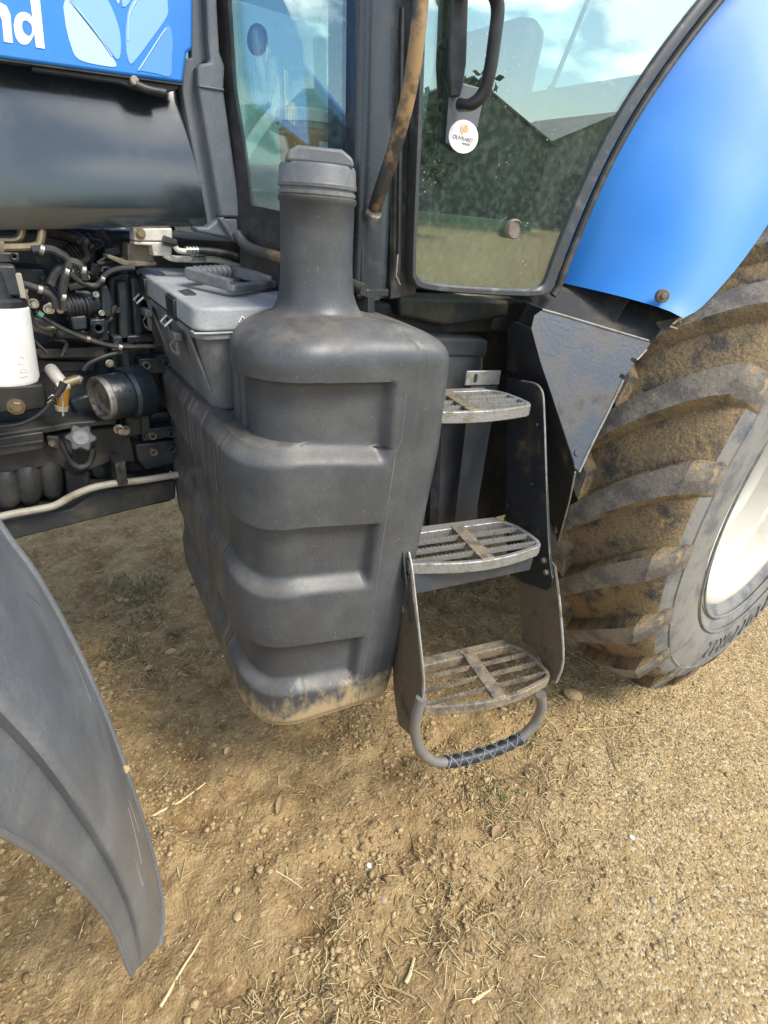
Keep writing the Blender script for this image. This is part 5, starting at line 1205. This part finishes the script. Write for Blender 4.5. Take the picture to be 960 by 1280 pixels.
for i, ch in enumerate(txt):
    if ch == ' ': continue
    a = a0+(i-len(txt)/2)*.062; er = Vector((math.cos(a), math.sin(a), 0)); et = Vector((-er.y, er.x, 0)); Mx = Matrix.Identity(4); p = base+er*(tr_*.988)+UP*(zt-.034)
    for j in range(3): Mx[j][0] = et[j]; Mx[j][1] = UP[j]; Mx[j][2] = er[j]; Mx[j][3] = p[j]
    mb.text(ch, .0085, Mx, .0004)
mb.build('label_print', M_white, tub, fix=False)
mb = MB(); rows = [[base+Vector((math.cos(a0+t_), math.sin(a0+t_), 0))*(tr_*.988)+UP*z for t_ in [.1+.06*i for i in range(8)]] for z in (zt-.085, zt-.05)]
mb.grid(rows); mb.build('label_patch', M_lid, tub, fix=False)

# ---------------- front mudguard (black plastic) at the lower left
FF = empty('front_mudguard', (0, .7, .4), T)
A_ = [(-60, 560, .84), (0, 660, .82), (45, 722, .81), (88, 800, .81), (120, 868, .81), (150, 945, .81), (172, 1010, .81), (190, 1070, .81), (200, 1120, .80), (203, 1150, .79), (200, 1180, .77)]
B_ = [(-60, 1018, .36), (0, 1044, .40), (28, 1058, .43), (55, 1075, .46), (85, 1098, .50), (112, 1122, .54), (132, 1146, .585), (145, 1170, .625), (154, 1192, .66), (160, 1210, .69), (165, 1219, .71)]
A3 = catmull([PY(*p) for p in A_], 3); B3 = catmull([PY(*p) for p in B_], 3); rows = []
for i, (a, c_) in enumerate(zip(A3, B3)):
    row = []; f_ = i/(len(A3)-1); w = 1-f_**3
    for j in range(33):
        t_ = j/32; q = lerp(a, c_, t_)
        bow = .12*math.sin(math.pi*min(1, t_*1.05))**.8*w
        crease = -.05*smooth(.70, .76, t_)*w*(1-.5*smooth(.8, 1, t_))
        q = q+Vector((.1, -.62, .55))*(bow+crease)
        row.append(q)
    rows.append(row)
MB().shell(rows, (-.004, .008, -.004)).build('mudguard_shell', M_ffend, FF, ang=60)
r3 = random.Random(9)
for k in range(7):                                  # pale scratches in the plastic
    i0 = r3.randint(4, len(rows)-8); j0 = r3.randint(4, 20); n0 = r3.randint(2, 4); dj = r3.choice([-1, 0, 0, 1])
    MB().tube([rows[i0+m][min(32, max(0, j0+dj*m))]+Vector((.0, -.001, .0012)) for m in range(n0)], [.0004, .0009 if k % 5 else .0018], 5).build('scratch', M_trim if k % 3 else M_pipe, FF)
MB().tube([r[0] for r in rows], .0065, 8).build('mudguard_rim', M_ffend, FF)
MB().tube([r[32] for r in rows], .004, 8).build('mudguard_rim', M_ffend, FF)
b = MB(); b.lathe([(.008, 0), (.006, .002), (0, .002)], PY(157, 962, .80), (.3, -.8, .5), 14); b.build('mud_spot', M_clod[2], FF)

# ---------------- yard behind the photographer (mirrored in the glass)
M_roof = mat('barn_roof_sheet', (.13, .15, .14), .6, col2=(.2, .2, .17), scale=.8); M_wall = mat('barn_wall', (.12, .15, .12), .8, col2=(.135, .16, .125), scale=.4); M_wall2 = mat('barn_wall_pale', (.3, .32, .27), .8, col2=(.2, .22, .18), scale=1.2)
def barn(x0, x1, y0, y1, eave, ridge, label, wall):
    t = empty('barn', ((x0+x1)/2, (y0+y1)/2, 0)); tag(t, label, 'barn', 'farm buildings behind the photographer')
    xm = (x0+x1)/2
    MB().prism([(x0, y1, 0), (x1, y1, 0), (x1, y1, eave), (xm, y1, ridge-.05), (x0, y1, eave)], (0, y0-y1, 0)).build('wall', wall, t)
    for a, c_ in ((x0-.3, xm), (x1+.3, xm)): MB().prism([(a, y1+.3, eave-.1), (c_, y1+.3, ridge), (c_, y0-.3, ridge), (a, y0-.3, eave-.1)], (0, 0, .08)).build('roof', M_roof, t)
    MB().box((xm-1.5, y1+.03, 1.6), (2.6, .08, 3.2)).build('sliding_door', M_roof, t)
    return t
barn(7, 17, -42, -30, 4.2, 6.4, 'dark green sheet metal barn reflected in the door glass', M_wall)
barn(19, 30, -48, -36, 4.2, 6.8, 'paler gabled barn reflected at the right of the door glass', M_wall2)
M_fol = mat('hedge_foliage', (.05, .075, .03), .8, col2=(.09, .11, .045), scale=3); M_bark = mat('bark', (.12, .09, .06), .9)
def tree(x, y, h, r, label, seed):
    rr = np.random.RandomState(seed); t = empty('tree', (x, y, 0)); tag(t, label, 'tree', 'trees behind the photographer')
    MB().tube([(x, y, 0), (x+.1, y, h*.3), (x, y+.1, h*.7)], [.2, .06], 8).build('trunk', M_bark, t)
    n = 2600; cl = rr.normal(0, .5, (26, 3))*[r, r, h*.28]+[x, y, h*.6]; ci = rr.randint(0, 26, n)
    c = cl[ci]+rr.normal(0, .28, (n, 3))*[r*.6, r*.6, r*.5]; c[:, 2] = np.maximum(c[:, 2], .3)
    a = rr.normal(0, 1, (n, 3)); a /= np.linalg.norm(a, axis=1)[:, None]; b_ = np.cross(a, rr.normal(0, 1, (n, 3))); b_ /= np.linalg.norm(b_, axis=1)[:, None]; s_ = rr.uniform(.1, .22, n)[:, None]
    Vv = np.stack([c-a*s_, c+b_*s_*.6, c+a*s_, c-b_*s_*.6], 1).reshape(-1, 3)
    o = mesh_np('crown', Vv, np.arange(n*4).reshape(-1, 4), M_fol, False); o.parent = t; o.matrix_parent_inverse = world_of(t).inverted()
for i, (x, y, h, r, lab) in enumerate(((4.6, -22, 4.6, 1.6, 'low dark tree left of the barn in the mirror image'), (7.4, -23, 5.2, 1.5, 'taller dark tree close to the barn in the mirror image'), (-3, -24, 4.8, 2.0, 'dark tree farthest from the barn behind the photographer'), (34, -40, 9.5, 3.2, 'tall tree beyond the paler barn'))): tree(x, y, h, r, lab, i+20)
